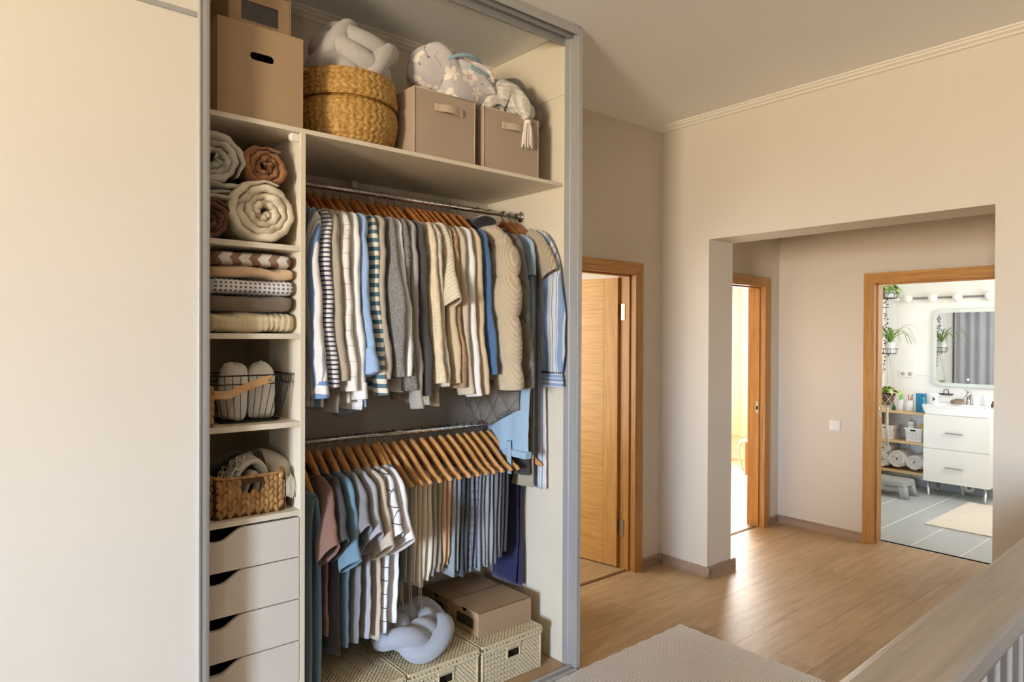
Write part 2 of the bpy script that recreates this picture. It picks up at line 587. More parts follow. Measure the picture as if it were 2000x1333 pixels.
# open oak door leaf of the first room
leaf = bpy.data.objects.new('door_4', None); COL.objects.link(leaf); leaf['kind'] = 'structure'
leaf['label'] = 'open oak door leaf with level grain'
leaf.location = (3.553, 3.078, 0); leaf.rotation_euler = (0, 0, R(9.9))
box('stile', M['leafz'], 0, .04, 0.0, .112, .008, 2.008, leaf, .0015)
box('leaf_panel', M['leaf'], 0, .04, .1125, .798, .008, 2.008, leaf, .0015)
for z in (.285, 1.77):
    h = MB().box(.008, .034, -.003, 0.0, z - .055, z + .055); h.tube([(.046, -.006, z - .056), (.046, -.006, z + .056)], .007, 8)
    h.build('hinge', M['steel'], leaf)
    MB().box(D1[1] - .0135, D1[1] - .012, YB + .068, YB + .10, z - .055, z + .055).build('hinge_plate', plain('hinge_brass', srgb(206, 190, 140), .35, .5, .8) if z > 1 else M['steel'], f1)

# rooms behind the doors (plain shells)
_bf = wood('bedroom_laminate', srgb(204, 172, 124), srgb(226, 196, 150), 'x', 1.1, .4, .5, 9, .03)
structure(box('floor_room', M['floor'], 2.0, 4.3, YB + WT, 6.0, -.05, 0))
structure(box('floor_bedroom', _bf, 4.4, 8.2, YB + WT, 6.0, -.05, 0))
structure(box('wall_room_back', M['wall'], 2.0, 4.3, 6.0, 6.1, 0, 2.7))
structure(box('wall_room_side', M['wall'], 1.9, 2.0, YB + WT, 6.1, 0, 2.7))
structure(box('wall_between', M['wall'], 4.3, 4.4, YB + WT, 6.1, 0, 2.7))
structure(box('ceiling_rooms', M['ceil'], 1.9, 8.2, YB + WT, 6.1, 2.7, 2.8))
structure(box('wall_bedroom_back', M['cornice'], 4.4, 8.2, 6.0, 6.1, 0, 2.7))
structure(box('wall_bedroom_side', M['cornice'], 7.96, 8.06, 3.1, 6.1, 0, 2.7))
structure(box('baseboard_bedroom', M['white'], 7.945, 7.96, 3.2, 6.0, 0, .07))

# bathroom shell
_t = NT('bath_wall_white'); _t.bump(_t.noise(150, 2), .03, .002)
M['bathwall'] = _t.out(_t.mix(_t.noise(3, 3), srgb(232, 231, 226), srgb(238, 237, 232)), .6, .35)
M['tile'] = plain('grey_tile', srgb(184, 189, 189), .35, .5, var=.03, vscale=3)
M['grout'] = plain('white_grout', srgb(248, 248, 246), .8)
structure(box('wall_bath_back', M['bathwall'], XB, XB + .1, .8, 3.1, 0, 2.7))
structure(box('wall_bath_left', M['bathwall'], XF + WT, XB, 3.06, 3.16, 0, 2.7))
structure(box('wall_bath_right', M['bathwall'], XF + WT, XB, .8, .9, 0, 2.7))
structure(box('ceiling_bath', M['ceil'], XF + WT, XB + .1, .8, 3.1, 2.6, 2.7))
bfl = structure(box('floor_bath', M['grout'], XF + WT, XB, .9, 3.06, -.06, -.0008))
for iy in range(7):
    yb = 3.06 - .0 - iy * .334 - .0
    ya = yb - .334
    off = {0: .0}.get(iy, 0)
    for ix in range(-1, 4):
        xa = 5.664 + ix * .69 + (.375 if iy % 2 == 0 else 0) + .0
        x0, x1 = max(xa, XF + WT + .02), min(xa + .69, XB)
        if x1 - x0 > .03:
            box('floor_tile', M['tile'], x0 + .002, x1 - .002, ya + .0045 - .09, yb - .0045 - .09, -.0008, 0, bfl)
for k in range(4):
    x0, x1 = XF + WT + k * .6, min(XF + WT + k * .6 + .597, XB)
bsb = structure(MB().box(XB - .01, XB, .9, 3.06, 0, .075).build('baseboard_bath', M['tile']))

# light switch on the far wall
sw = thing('light_switch', 'cream double light switch on the far wall beside the bathroom door', 'switch', (XF, 2.47, .889))
box('switch_frame', M['white'], -.011, 0, -.042, .042, -.04, .04, sw, .003)
for a, b in ((-.03, -.001), (.001, .03)):
    box('rocker', M['white'], -.016, -.011, a, b, -.03, .03, sw, .002)

# ================================================================== WARDROBE
wr = thing('wardrobe', 'built-in cream wardrobe with shelves, drawers and two chrome rods', 'wardrobe', (1.4, 2.6, 0))
wr.location = (0, 0, 0)
B, BB = M['board'], M['boardback']
box('side_panel', B, 2.310, 2.330, 2.345, YB - .002, 0.002, 2.778, wr)
box('side_panel', B, 2.310, 2.330, 2.345, YB - .002, 2.7795, CZ - .002, wr)
box('side_panel', B, .452, .470, 2.36, YB - .002, 0.002, CZ - .002, wr)
box('divider', B, .985, 1.003, 2.352, 2.93, 0.002, 2.3325, wr, .0008)
box('back_panel', BB, .47, .985, 2.922, 2.935, 0.002, 2.332, wr)
box('top_shelf', B, .470, 2.3065, 2.355, 2.945, 2.3325, 2.3495, wr, .0008)
for zt in (1.923, 1.606, 1.288, .967):
    box('shelf', B, .471, .9845, 2.354, 2.92, zt - .019, zt, wr, .0008)
br = MB(); br.prism([(2.366, 2.331), (2.398, 2.331), (2.398, 2.312), (2.372, 2.300), (2.366, 2.306)], 'x', .956, .9845)
br.build('shelf_bracket', M['white'], wr, .003)
box('shelf_bracket', M['white'], 1.47, 1.50, 2.915, 2.945, 2.30, 2.332, wr, .004)
# drawers with a scooped finger grip
bounds = [.944, .798, .6455, .494, .3425, .191, .04]
for i in range(6):
    zt, zb = bounds[i] - .003, bounds[i + 1] + .001
    xs = np.concatenate([[.473], np.linspace(.625, .79, 26), [.9825]])
    prof = []
    for x in xs:
        d = 0
        if .625 < x < .79:
            d = .038 * (sstep(.625, .685, x) if x < .70 else 1 - sstep(.705, .79, x))
        prof.append((x, zt - d))
    m = MB()
    n = len(prof)
    F = [(x, 2.353, z) for x, z in prof]; Bk = [(x, 2.371, z) for x, z in prof]
    Fb = [(x, 2.353, zb) for x, z in prof]; Bb = [(x, 2.371, zb) for x, z in prof]
    vs = F + Bk + Fb + Bb
    fs = []
    for k in range(n - 1):
        fs += [(2 * n + k, 2 * n + k + 1, k + 1, k), (k, k + 1, n + k + 1, n + k), (n + k, n + k + 1, 3 * n + k + 1, 3 * n + k), (3 * n + k, 3 * n + k + 1, 2 * n + k + 1, 2 * n + k)]
    fs += [(0, n, 3 * n, 2 * n), (n - 1, 2 * n + n - 1, 3 * n + n - 1, n + n - 1)]
    m.add(vs, fs)
    d = fixn(m.build('drawer', M['drawerfront'], wr, .0012))
    t = MB(); t.box(.49, .965, 2.372, 2.88, zb + .005, zb + .012); t.box(.49, .50, 2.372, 2.88, zb + .012, zt - .05); t.box(.955, .965, 2.372, 2.88, zb + .012, zt - .05)
    t.build('drawer_box', plain('drawer_shade', srgb(60, 54, 48), .8) if i == 0 else bpy.data.materials['drawer_shade'], d)  # dark colour stands for the shade inside the drawer
box('plinth', B, .471, .9845, 2.36, 2.378, 0.001, .04, wr)
# rods
for z in (2.224, 1.160):
    rod = MB().tube([(1.0035, 2.667, z), (2.3095, 2.667, z)], .0125, 18).build('hanging_rod', M['chrome'], wr)
    for x, s in ((1.0035, 1), (2.3095, -1)):
        fl_ = MB()
        prof = [(.0, 0), (.028, 0), (.029, .004), (.024, .010), (.016, .014), (.0155, .030), (.0, .030)]
        th = np.linspace(0, 2 * math.pi, 20, endpoint=False)
        fl_.grid([[(x + s * h, 2.667 + r * math.cos(a), z + r * math.sin(a)) for a in th] for r, h in prof], cv=True)
        fixn(fl_.build('rod_flange', M['chrome'], rod))
# aluminium surround and tracks
A = M['alu']
post = MB().prism([(2.308, 2.345), (2.308, 2.318), (2.3045, 2.316), (2.3045, 2.306), (2.308, 2.304), (2.308, 2.262), (2.3045, 2.258), (2.3045, 2.2445), (2.331, 2.2445), (2.331, 2.345)], 'z', 0.001, 3.066)
fixn(post.build('end_post', A, wr, .0012))
tr = MB().box(.30, 2.3045, 2.2445, 2.345, 3.060, 3.0735)
for y0, y1, zz in ((2.2445, 2.2475, 3.030), (2.288, 2.291, 3.030), (2.299, 2.302, 3.032), (2.341, 2.345, 3.012)):
    tr.box(.30, 2.3035, y0, y1, zz, 3.062)
tr.box(.30, 2.3035, 2.336, 2.345, 3.012, 3.016)
tr.build('top_track', A, wr, .0008)
bt = MB().box(.30, 2.3045, 2.234, 2.300, .0005, .006)
for yc in (2.246, 2.284):
    bt.prism([(yc - .011, .006), (yc + .011, .006), (yc + .009, .014), (yc + .003, .017), (yc - .003, .017), (yc - .009, .014)], 'x', .30, 2.303)
bt.build('bottom_track', A, wr, .0008)

sd = thing('sliding_door', 'cream sliding door panel with slim metal edge, standing before the drawers', 'door', (.1, 2.27, .02))
sd.location = (0, 0, 0)
box('door_panel', M['slidepanel'], -.60, .612, 2.276, 2.286, .03, 2.6035, sd)
box('door_panel', M['slidepanel'], -.60, .612, 2.276, 2.286, 2.622, 3.02, sd)
box('crossbar', M['alu'], -.60, .612, 2.272, 2.29, 2.604, 2.6215, sd, .002)
hp = [(.612, 2.270), (.6155, 2.262), (.621, 2.2625), (.6235, 2.266), (.638, 2.266), (.646, 2.268), (.652, 2.275), (.652, 2.296), (.612, 2.296)]
fixn(MB().prism(hp, 'z', .022, 3.028).build('edge_profile', M['alu'], sd, .001))
box('bottom_rail', M['alu'], -.60, .612, 2.270, 2.292, .018, .03, sd)

# ================================================================== RAILING AND RUG
rl = thing('stair_railing', 'grey-brown wooden stair railing with flat handrail and slim balusters', 'railing', (1.3, .5, 0))
rl.location = (0, 0, 0)
M['rail'] = wood('rail_grey_oak', srgb(164, 154, 142), srgb(196, 186, 172), 'x', .8, .4, .45, 16, .12)
M['railz'] = wood('rail_grey_oak_z', srgb(132, 126, 120), srgb(158, 150, 140), 'z', .8, .5, .4, 16, .1)
ang = .0205
def rp(x, off): return (x, .4645 + ang * (x - 1.3) + off)
prof = [(-.069, .940), (-.072, .952), (-.071, .985), (-.064, .996), (-.05, 1.0), (.05, 1.0), (.064, .996), (.071, .985), (.072, .952), (.069, .940)]
m = MB()
m.grid([[(x, rp(x, a)[1], z) for a, z in prof] for x in (-2.0, .4, 1.6, 2.8, 3.87)], cv=True, smooth=False, capu=True)
fixn(m.build('handrail', M['rail'], rl, .002))
m = MB()
m.grid([[(x, rp(x, a)[1], z) for a, z in ((-.024, .865), (-.024, .940), (.024, .940), (.024, .865))] for x in (-2.0, 3.87)], cv=True, smooth=False, capu=True)
fixn(m.build('top_rail', M['rail'], rl, .002))
m = MB()
m.grid([[(x, rp(x, a)[1], z) for a, z in ((-.03, .06), (-.03, .10), (.03, .10), (.03, .06))] for x in (-2.0, 3.87)], cv=True, smooth=False, capu=True)
fixn(m.build('bottom_rail', M['rail'], rl, .002))
bal = MB().box(-.027, .027, -.008, .008, .10, .866).build('baluster', M['railz'], rl, .002)
xs = np.arange(-1.96, 3.8, .112)
for i, x in enumerate(xs):
    o = bal if i == 0 else bal.copy()
    if i: COL.objects.link(o); o.parent = rl
    o.location = (x, rp(x, 0)[1], 0)
structure(box('trim_7', M['cornice'], -6.6, XR, .40, .42, -.3, -.002), 'floor edge at the stairwell')

# rug
_t = NT('rug_wool')
s = _t.xyz()
px, py = 2 * math.pi / .0165, 2 * math.pi / .0125
a = _t.math('SINE', _t.math('MULTIPLY', s[0], px))
rowp = _t.math('FLOOR', _t.math('DIVIDE', s[1], .0125))
ph = _t.math('MULTIPLY', _t.math('MODULO', rowp, 2.0), math.pi)
a = _t.math('SINE', _t.math('ADD', _t.math('MULTIPLY', s[0], px), ph))
b = _t.math('ABSOLUTE', _t.math('SINE', _t.math('MULTIPLY', s[1], py / 2)))
h = _t.math('MULTIPLY', _t.math('ADD', _t.math('MULTIPLY', a, .5), .62), b)
c = _t.ramp(h, [(.05, srgb(120, 112, 112)), (.11, srgb(232, 230, 231)), (.8, srgb(246, 244, 245))])
_t.bump(h, .2, .002)
M['rug'] = _t.out(c, .95, .1)
rg = MB()
rx, ry = np.linspace(1.02, 3.112, 200), np.linspace(.72, 2.231, 150)
P = []
rs = np.random.RandomState(3)
for i, x in enumerate(rx):
    P.append([(x + (.003 * math.sin(yy * 60) if i in (0, 199) else 0), yy + (.0025 * math.sin(x * 55) if j in (0, 149) else 0), .010 + .0022 * math.sin(x * 190) * math.sin(yy * 251)) for j, yy in enumerate(ry)])
rg.grid(P)
edge = [P[0][j] for j in range(150)] + [P[i][149] for i in range(1, 200)] + [P[199][j] for j in range(148, -1, -1)] + [P[i][0] for i in range(198, 0, -1)]
rg.grid([edge, [(p[0], p[1], .001) for p in edge]], cv=True)
tag(rg.build('rug', M['rug']), 'pale woven rug with small dark flecks on the hall floor', 'rug')

# ================================================================== STORAGE THINGS IN THE WARDROBE
NS = np.random.RandomState(11)


def wob(P, amp, f, seed=0):
    """smooth pseudo-noise displacement of a point array along all axes"""
    r = np.random.RandomState(seed)
    P = np.asarray(P, float)
    out = P.copy()
    for k in range(4):
        fr = f * (1 + .6 * k) * r.uniform(.7, 1.3, (3, 3))
        ph = r.uniform(0, 6.28, 3)
        out += amp / (1 + k) * np.sin(P @ fr.T + ph)
    return out


def holed(m, org, ux, uy, w, h, hole, thick, n=40):
    """flat panel w x h with a hole; hole(angle)->(u,v) offset about its centre (hc)"""
    org, ux, uy = map(lambda a: np.array(a, float), (org, ux, uy))
    nz = np.cross(ux, uy)
    (cu, cv), fn = hole
    angs = list(np.linspace(-math.pi, math.pi, n, endpoint=False))
    for a, b in ((0, 0), (w, 0), (w, h), (0, h)):
        angs.append(math.atan2(b - cv, a - cu))
    angs = sorted(set(round(a, 6) for a in angs))
    O, I = [], []
    for a in angs:
        c, s = math.cos(a), math.sin(a)
        ts = []
        if c > 1e-9: ts.append((w - cu) / c)
        if c < -1e-9: ts.append(-cu / c)
        if s > 1e-9: ts.append((h - cv) / s)
        if s < -1e-9: ts.append(-cv / s)
        t = min(ts)
        O.append((cu + c * t, cv + s * t)); r = fn(a); I.append((cu + c * r, cv + s * r))
    k = len(angs)
    P = lambda uv, d: org + ux * uv[0] + uy * uv[1] + nz * d
    vs = [P(p, 0) for p in O] + [P(p, 0) for p in I] + [P(p, -thick) for p in I] + [P(p, -thick) for p in O]
    fs = []
    for i in range(k):
        j = (i + 1) % k
        fs += [(i, j, k + j, k + i), (k + i, k + j, 2 * k + j, 2 * k + i), (2 * k + i, 2 * k + j, 3 * k + j, 3 * k + i), (3 * k + i, 3 * k + j, j, i)]
    m.add(vs, fs)


def slot(hw, hh):
    """radius function of a horizontal slot with round ends"""
    L = hw - hh
    def f(a):
        c, s = abs(math.cos(a)), abs(math.sin(a))
        if s > 1e-6 and hh / s * c <= L: return hh / s
        d = L * c
        return d + math.sqrt(max(0, hh * hh - (L * s) ** 2))
    return f


def rect(hw, hh):
    def f(a):
        c, s = abs(math.cos(a)), abs(math.sin(a))
        return min(hw / c if c > 1e-6 else 9, hh / s if s > 1e-6 else 9)
    return f


def strip(m, path, wdir, w, t, seg=10, ew=4.0):
    """flat band with rounded edges along a path; wdir is the width direction"""
    path = np.asarray(path, float)
    tg = np.gradient(path, axis=0); tg /= np.linalg.norm(tg, axis=1)[:, None]
    wd = np.broadcast_to(np.array(wdir, float), path.shape)
    w = np.broadcast_to(np.asarray(w, float), (len(path),)); t = np.broadcast_to(np.asarray(t, float), (len(path),))
    th = np.linspace(0, 2 * math.pi, seg * 2, endpoint=False)
    se = lambda c: np.sign(c) * np.abs(c) ** (2 / ew)
    rows = []
    for i in range(len(path)):
        nn = np.cross(tg[i], wd[i]); nn /= np.linalg.norm(nn) + 1e-9
        rows.append(path[i] + np.outer(se(np.cos(th)) * w[i] / 2, wd[i]) + np.outer(se(np.sin(th)) * t[i] / 2, nn))
    return m.grid(rows, cv=True, capu=True)


# --- cardboard
_t = NT('kraft_card'); _n = _t.noise(5, 4); _n2 = _t.noise(1, 3, .6, _t.mapped((8, 8, 220)))
M['kraft'] = _t.out(_t.mix(_t.math('MULTIPLY', _n2, .5), _t.mix(_n, srgb(170, 144, 114), srgb(178, 152, 122)), srgb(158, 132, 103)), .85, .15)
M['kraft2'] = plain('kraft_lid', srgb(176, 148, 114), .8, .2, var=.02)
M['film'] = plain('dark_window_film', srgb(66, 62, 60), .12, .6, var=.02)
cb = thing('cardboard_box', 'big brown cardboard box with oval hand hole, beside the seagrass basket', 'box', (.851, 2.37, 2.3497))
m = MB()
holed(m, (-.149, 0, 0), (1, 0, 0), (0, 0, 1), .298, .322, ((.150, .2205), slot(.042, .0135)), .004)
m.box(-.149, -.145, .004, .37, 0, .322); m.box(.145, .149, .004, .37, 0, .322); m.box(-.145, .145, .366, .37, 0, .322); m.box(-.145, .145, .004, .366, 0, .004)
m.build('box_body', M['kraft'], cb)
box('box_lid', M['kraft2'], -.1505, .1505, -.0008, .3715, .322, .3265, cb, .001)


def shoe_box(name, label, loc, rz, L, Wd, H, notch):
    """kraft shoe box; its window end faces local -y"""
    r = thing(name, label, 'box', loc, rz, 'kraft shoe boxes')
    m = MB()
    m.box(0, .003, 0, L, 0, H); m.box(Wd - .003, Wd, 0, L, 0, H); m.box(.003, Wd - .003, L - .003, L, 0, H); m.box(.003, Wd - .003, 0, L, 0, .003); m.box(0, Wd, 0, L, H - .003, H)
    m.build('box_sleeve', M['kraft'], r, .0008)
    m = MB()
    holed(m, (.005, .004, .004), (1, 0, 0), (0, 0, 1), Wd - .010, H - .009, (((Wd - .010) / 2, (H - .009) * .46), rect((Wd - .01) * .31, (H - .009) * .24)), .003)
    dr = m.build('drawer_front', M['kraft2'], r, .0006)
    box('window_film', M['film'], .012, Wd - .012, .0075, .009, .010, H - .012, dr)
    if notch:
        th = np.linspace(math.pi, 2 * math.pi, 12)
        MB().prism([(Wd / 2 + .016 * math.cos(a), H - .0055 + .016 * math.sin(a)) for a in th], 'y', .0025, .0042).build('thumb_notch', M['dark'], dr)
    return r


shoe_box('shoe_box', 'kraft shoe box with grey window on the big cardboard box', (.752, 2.42, 2.6765), 0, .30, .222, .152, False)
b1 = shoe_box('shoe_box', 'kraft shoe box with window and thumb notch at the front of the lidded basket', (1.882, 2.688, .2005), -math.pi / 2, .326, .227, .115, True)
shoe_box('shoe_box', 'second kraft shoe box, tucked behind another one under the hanging clothes', (1.874, 2.918, .2005), -math.pi / 2, .326, .227, .115, True)

# --- seagrass belly basket
def woven_lathe(prof, U, V, amp, seg=300, rows=90, c=(0, 0, 0)):
    """lathe with a herringbone weave in relief"""
    pr = catmull([(r, z, 0) for r, z in prof], 10)[:, :2]
    d = np.concatenate([[0], np.cumsum(np.hypot(*np.diff(pr, axis=0).T))])
    s = np.linspace(0, d[-1], rows)
    rr, zz = np.interp(s, d, pr[:, 0]), np.interp(s, d, pr[:, 1])
    th = np.linspace(0, 2 * math.pi, seg, endpoint=False)
    T, S = np.meshgrid(th, s)
    k = np.floor(S / V)
    saw = (T * U / (2 * math.pi) + S / V * np.where(k % 2 == 0, .5, -.5)) % 1.0
    disp = amp * (np.sin(saw * math.pi) ** .7) * np.abs(np.sin(math.pi * S / V)) ** .4
    r = rr[:, None] + disp
    return np.stack([c[0] + r * np.cos(T), c[1] + r * np.sin(T), c[2] + np.broadcast_to(zz[:, None], r.shape)], -1)


_t = NT('seagrass'); _n = _t.noise(70, 4, .7); _n3 = _t.noise(14, 3)
_c = _t.ramp(_n, [(.30, srgb(128, 92, 42)), (.5, srgb(186, 146, 78)), (.72, srgb(216, 184, 118))])
M['seagrass'] = _t.out(_t.mix(_t.math('MULTIPLY', _n3, .35), _c, srgb(150, 108, 50)), .6, .35)
_t.bump(_n, .3, .002)
sb = thing('seagrass_basket', 'round woven seagrass belly basket on the top shelf', 'basket', (1.272, 2.585, 2.3497))
m = MB()
m.grid(woven_lathe([(.165, 0), (.188, .03), (.205, .08), (.211, .125), (.205, .165), (.190, .183), (.186, .190)], 46, .020, .006), cv=True)
m.lathe([(.165, 0), (.0, .002)], seg=24, cap=False)
m.build('lower_belly', M['seagrass'], sb)
m = MB()
m.grid(woven_lathe([(.192, .188), (.205, .184), (.212, .190), (.211, .205), (.207, .24), (.199, .285), (.193, .293), (.186, .290)], 46, .020, .006), cv=True)
m.lathe([(.186, .29), (.188, .2), (.18, .1), (.16, .02)], seg=40, cap=False)
m.build('folded_rim', M['seagrass'], sb)
for s in (1, -1):
    p = catmull([(s * .198, -.075, .285), (s * .232, -.075, .255), (s * .238, -.072, .205), (s * .222, -.068, .165), (s * .204, -.066, .15)], 8)
    MB().tube(p, .0065, 8).build('handle', M['seagrass'], sb)

# --- knot cushions
_t = NT('grey_knit_tube'); _n = _t.noise(1, 4, .7, _t.mapped((130, 130, 130)))
_t.bump(_n, .35, .003)
M['knotA'] = _t.out(_t.mix(_n, srgb(168, 164, 160), srgb(198, 194, 190)), .95, .1, 0, .4)
_t = NT('bluegrey_knit_tube'); _n = _t.noise(1, 4, .7, _t.mapped((130, 130, 130)))
_t.bump(_n, .35, .003)
M['knotB'] = _t.out(_t.mix(_n, srgb(146, 150, 160), srgb(176, 180, 190)), .95, .1, 0, .4)
kc = thing('knot_cushion', 'pale grey knotted ball cushion lying in the seagrass basket', 'cushion', (1.285, 2.575, 2.715), rot=(R(-14), R(22), R(-25)))
th = np.linspace(0, 2 * math.pi, 56, endpoint=False)
# three wide coils round the ball, crossed by two coils that run under and over them
for k, (off, rad) in enumerate(((-.082, .088), (0., .105), (.082, .088))):
    MB().tube(np.stack([rad * 1.25 * np.cos(th), rad * 1.0 * np.sin(th), off + .014 * np.sin(th * 2 + k)], -1), .047, 16, closed=True).build('coil', M['knotA'], kc)
for k, (off, rad) in enumerate(((-.075, .132), (.105, .118))):
    MB().tube(np.stack([off + .02 * np.sin(th), rad * .74 * np.cos(th), rad * np.sin(th) + .01], -1), .042, 16, closed=True).build('cross_coil', M['knotA'], kc)
kk = thing('knot_cushion', 'blue-grey knot cushion lying on the middle lidded basket', 'cushion', (1.600, 2.575, .293), rot=(R(9), R(0), R(14)))
ph = np.linspace(0, 6 * math.pi, 220, endpoint=False)
rr = .104 + .050 * np.cos(4 * ph / 3)
p = np.stack([rr * np.cos(ph), rr * np.sin(ph), .036 * np.sin(8 * ph / 3)], -1)
MB().tube(p, .0425, 18, closed=True).build('knotted_tube', M['knotB'], kk)

# --- fabric storage cubes
M['cube'] = fabric('taupe_canvas', srgb(172, 152, 132), .04, bump=.12)
M['piping'] = fabric('taupe_piping', srgb(190, 170, 148), .03, bump=.1)
M['inside'] = plain('dark_inside', srgb(70, 62, 54), .9, .1)


def cube(label, x0, x1, y0, dep, H):
    r = thing('fabric_storage_box', label, 'storage box', (x0, y0, 2.3497), 0, 'taupe fabric storage boxes')
    w = x1 - x0
    m = MB()
    N = 14
    def face(f):
        u = np.linspace(0, 1, N)
        m.grid([[f(a, b) for b in u] for a in u])
    bul = lambda a, b: .006 * math.sin(math.pi * a) * math.sin(math.pi * b) * (1 + .5 * math.sin(5 * a + 3 * b))
    face(lambda a, b: (w * a, -bul(a, b), H * b)); face(lambda a, b: (w * (1 - a), dep + bul(a, b), H * b))
    face(lambda a, b: (-bul(a, b), dep * (1 - a), H * b)); face(lambda a, b: (w + bul(a, b), dep * a, H * b))
    t = .006
    m.add([(0, 0, H), (w, 0, H), (w, dep, H), (0, dep, H), (t, t, H), (w - t, t, H), (w - t, dep - t, H), (t, dep - t, H), (t, t, .02), (w - t, t, .02), (w - t, dep - t, .02), (t, dep - t, .02)],
          [(0, 1, 5, 4), (1, 2, 6, 5), (2, 3, 7, 6), (3, 0, 4, 7), (4, 5, 9, 8), (5, 6, 10, 9), (6, 7, 11, 10), (7, 4, 8, 11), (8, 9, 10, 11)])
    m.build('box_body', M['cube'], r)
    e = MB()
    for x in (0, w):
        e.tube([(x, -.001, 0), (x, -.001, H)], .0028, 6)
    e.tube([(0, -.001, H), (w, -.001, H)], .0024, 6); e.tube([(0, 0, H), (0, dep, H)], .0024, 6)
    e.build('edge_piping', M['piping'], r)
    h = MB(); zc = H * .765
    px = np.linspace(w * .31, w * .79, 16)
    u = (px - px[0]) / (px[-1] - px[0])
    strip(h, np.stack([px, -.007 - .016 * np.sin(math.pi * np.clip((u - .15) / .7, 0, 1)), np.full(16, zc)], -1), (0, 0, 1), .032, .004)
    h.build('handle', M['piping'], r)
    return r


cube('taupe fabric storage box holding the floral quilt', 1.478, 1.788, 2.38, .30, .279)
cube('taupe fabric storage box holding the white knitted blanket, beside the end panel', 1.838, 2.166, 2.38, .30, .277)

# --- floral quilt
_t = NT('floral_cotton')
v = _t.n('TexVoronoi', Scale=12.0); _t.set(v.inputs['Vector'], _t.coord()); v.inputs['Randomness'].default_value = .95
pick = _t.math('GREATER_THAN', _t.n('SeparateColor', Color=v.outputs['Color']).outputs[0], .10)
dl = _t.n('VectorMath', p_operation='SUBTRACT'); _t.set(dl.inputs[0], _t.coord()); _t.set(dl.inputs[1], v.outputs['Position'])
dx_ = _t.xyz(dl.outputs[0]); ln = _t.n('VectorMath', p_operation='LENGTH'); _t.set(ln.inputs[0], dl.outputs[0]); ln = ln.outputs['Value']
an = _t.math('ARCTAN2', dx_[2], dx_[0])
pet = _t.math('ADD', .55, _t.math('MULTIPLY', _t.math('ABSOLUTE', _t.math('COSINE', _t.math('MULTIPLY', an, 2.5))), .45))
rr_ = _t.math('DIVIDE', ln, pet)
petal = _t.math('MULTIPLY', _t.math('LESS_THAN', rr_, .042), pick)
vein = _t.math('MULTIPLY', _t.math('LESS_THAN', _t.math('DIVIDE', ln, _t.math('ADD', .35, _t.math('MULTIPLY', _t.math('ABSOLUTE', _t.math('SINE', _t.math('MULTIPLY', an, 2.5))), .65))), .020), pick)
n_ = _t.noise(8, 3)
base = _t.mix(n_, srgb(188, 184, 186), srgb(206, 202, 202))
twig = _t.math('MULTIPLY', _t.math('LESS_THAN', _t.math('ABSOLUTE', _t.math('SUBTRACT', _t.noise(9, 2), .5)), .008), _t.math('GREATER_THAN', _t.noise(12, 1), .5))
c = _t.mix(twig, base, srgb(140, 118, 128))
c = _t.mix(petal, c, srgb(240, 230, 216)); c = _t.mix(_t.math('MULTIPLY', vein, .8), c, srgb(176, 138, 168))
weave_bump(_t, 600, .3, .6)
M['floral'] = _t.out(c, .85, .2, 0, .2)
M['bluetrim'] = fabric('pale_blue_binding', srgb(150, 186, 202), .05)
fq = thing('floral_quilt', 'rolled floral quilt with pale blue binding bulging out of a fabric box', 'quilt', (1.742, 2.52, 2.715))


def blob(cx, cy, cz, ax, ay, az, seed, amp=.008, f=22, e=2.6, rot=0., nu=28, nv=40):
    u = np.linspace(-math.pi / 2 + .01, math.pi / 2 - .01, nu); v = np.linspace(0, 2 * math.pi, nv, endpoint=False)
    U, V = np.meshgrid(u, v, indexing='ij')
    se = lambda c: np.sign(c) * np.abs(c) ** (2 / e)
    P = np.stack([ax * se(np.cos(U)) * se(np.cos(V)), ay * se(np.cos(U)) * se(np.sin(V)), az * se(np.sin(U))], -1)
    P = wob(P.reshape(-1, 3), amp, f, seed).reshape(P.shape)
    c, s = math.cos(rot), math.sin(rot)
    X, Z = P[..., 0] * c + P[..., 2] * s, -P[..., 0] * s + P[..., 2] * c
    return np.stack([X + cx, P[..., 1] + cy, Z + cz], -1)


m = MB(); m.grid(blob(-.040, .02, .045, .140, .12, .110, 3, .013, 17, 3.0, .45, 40, 60), cv=True, capu=True); m.build('quilt_roll', M['floral'], fq)
m = MB(); m.grid(blob(.060, -.025, .012, .138, .11, .112, 8, .013, 18, 3.2, -.2, 40, 60), cv=True, capu=True); m.build('quilt_flap', M['floral'], fq)
m = MB()
p = catmull([(-.075, -.105, .085), (-.02, -.120, .112), (.05, -.118, .126), (.12, -.085, .122), (.175, -.05, .105), (.188, -.055, .078), (.15, -.112, .062), (.08, -.134, .060), (.02, -.138, .068)], 8)
m.tube(p, .0085, 8); m.build('blue_binding', M['bluetrim'], fq)

# --- knitted blanket with tassel and the grey plush behind
M['whiteknit'] = knit('white_chunky_knit', srgb(232, 226, 214), 300, 260, depth=.9)
M['tassel'] = plain('white_yarn', srgb(240, 234, 222), .95, .1)
kb = thing('knitted_blanket', 'white chunky knitted blanket with a yarn tassel hanging over the box', 'blanket', (1.99, 2.48, 2.66))


def loft(m, path, ra, rb, seg=20, seed=0, amp=.004, f=30, n=8):
    p = catmull(path, n)
    k = np.linspace(0, 1, len(p)); kk = np.linspace(0, 1, len(path))
    ra, rb = np.interp(k, kk, ra), np.interp(k, kk, rb)
    b = MB().tube(p, ra, seg, rb=rb, up=(0, 0, 1))
    V = wob(np.array(b.v), amp, f, seed)
    return m.add(V, b.f, True)


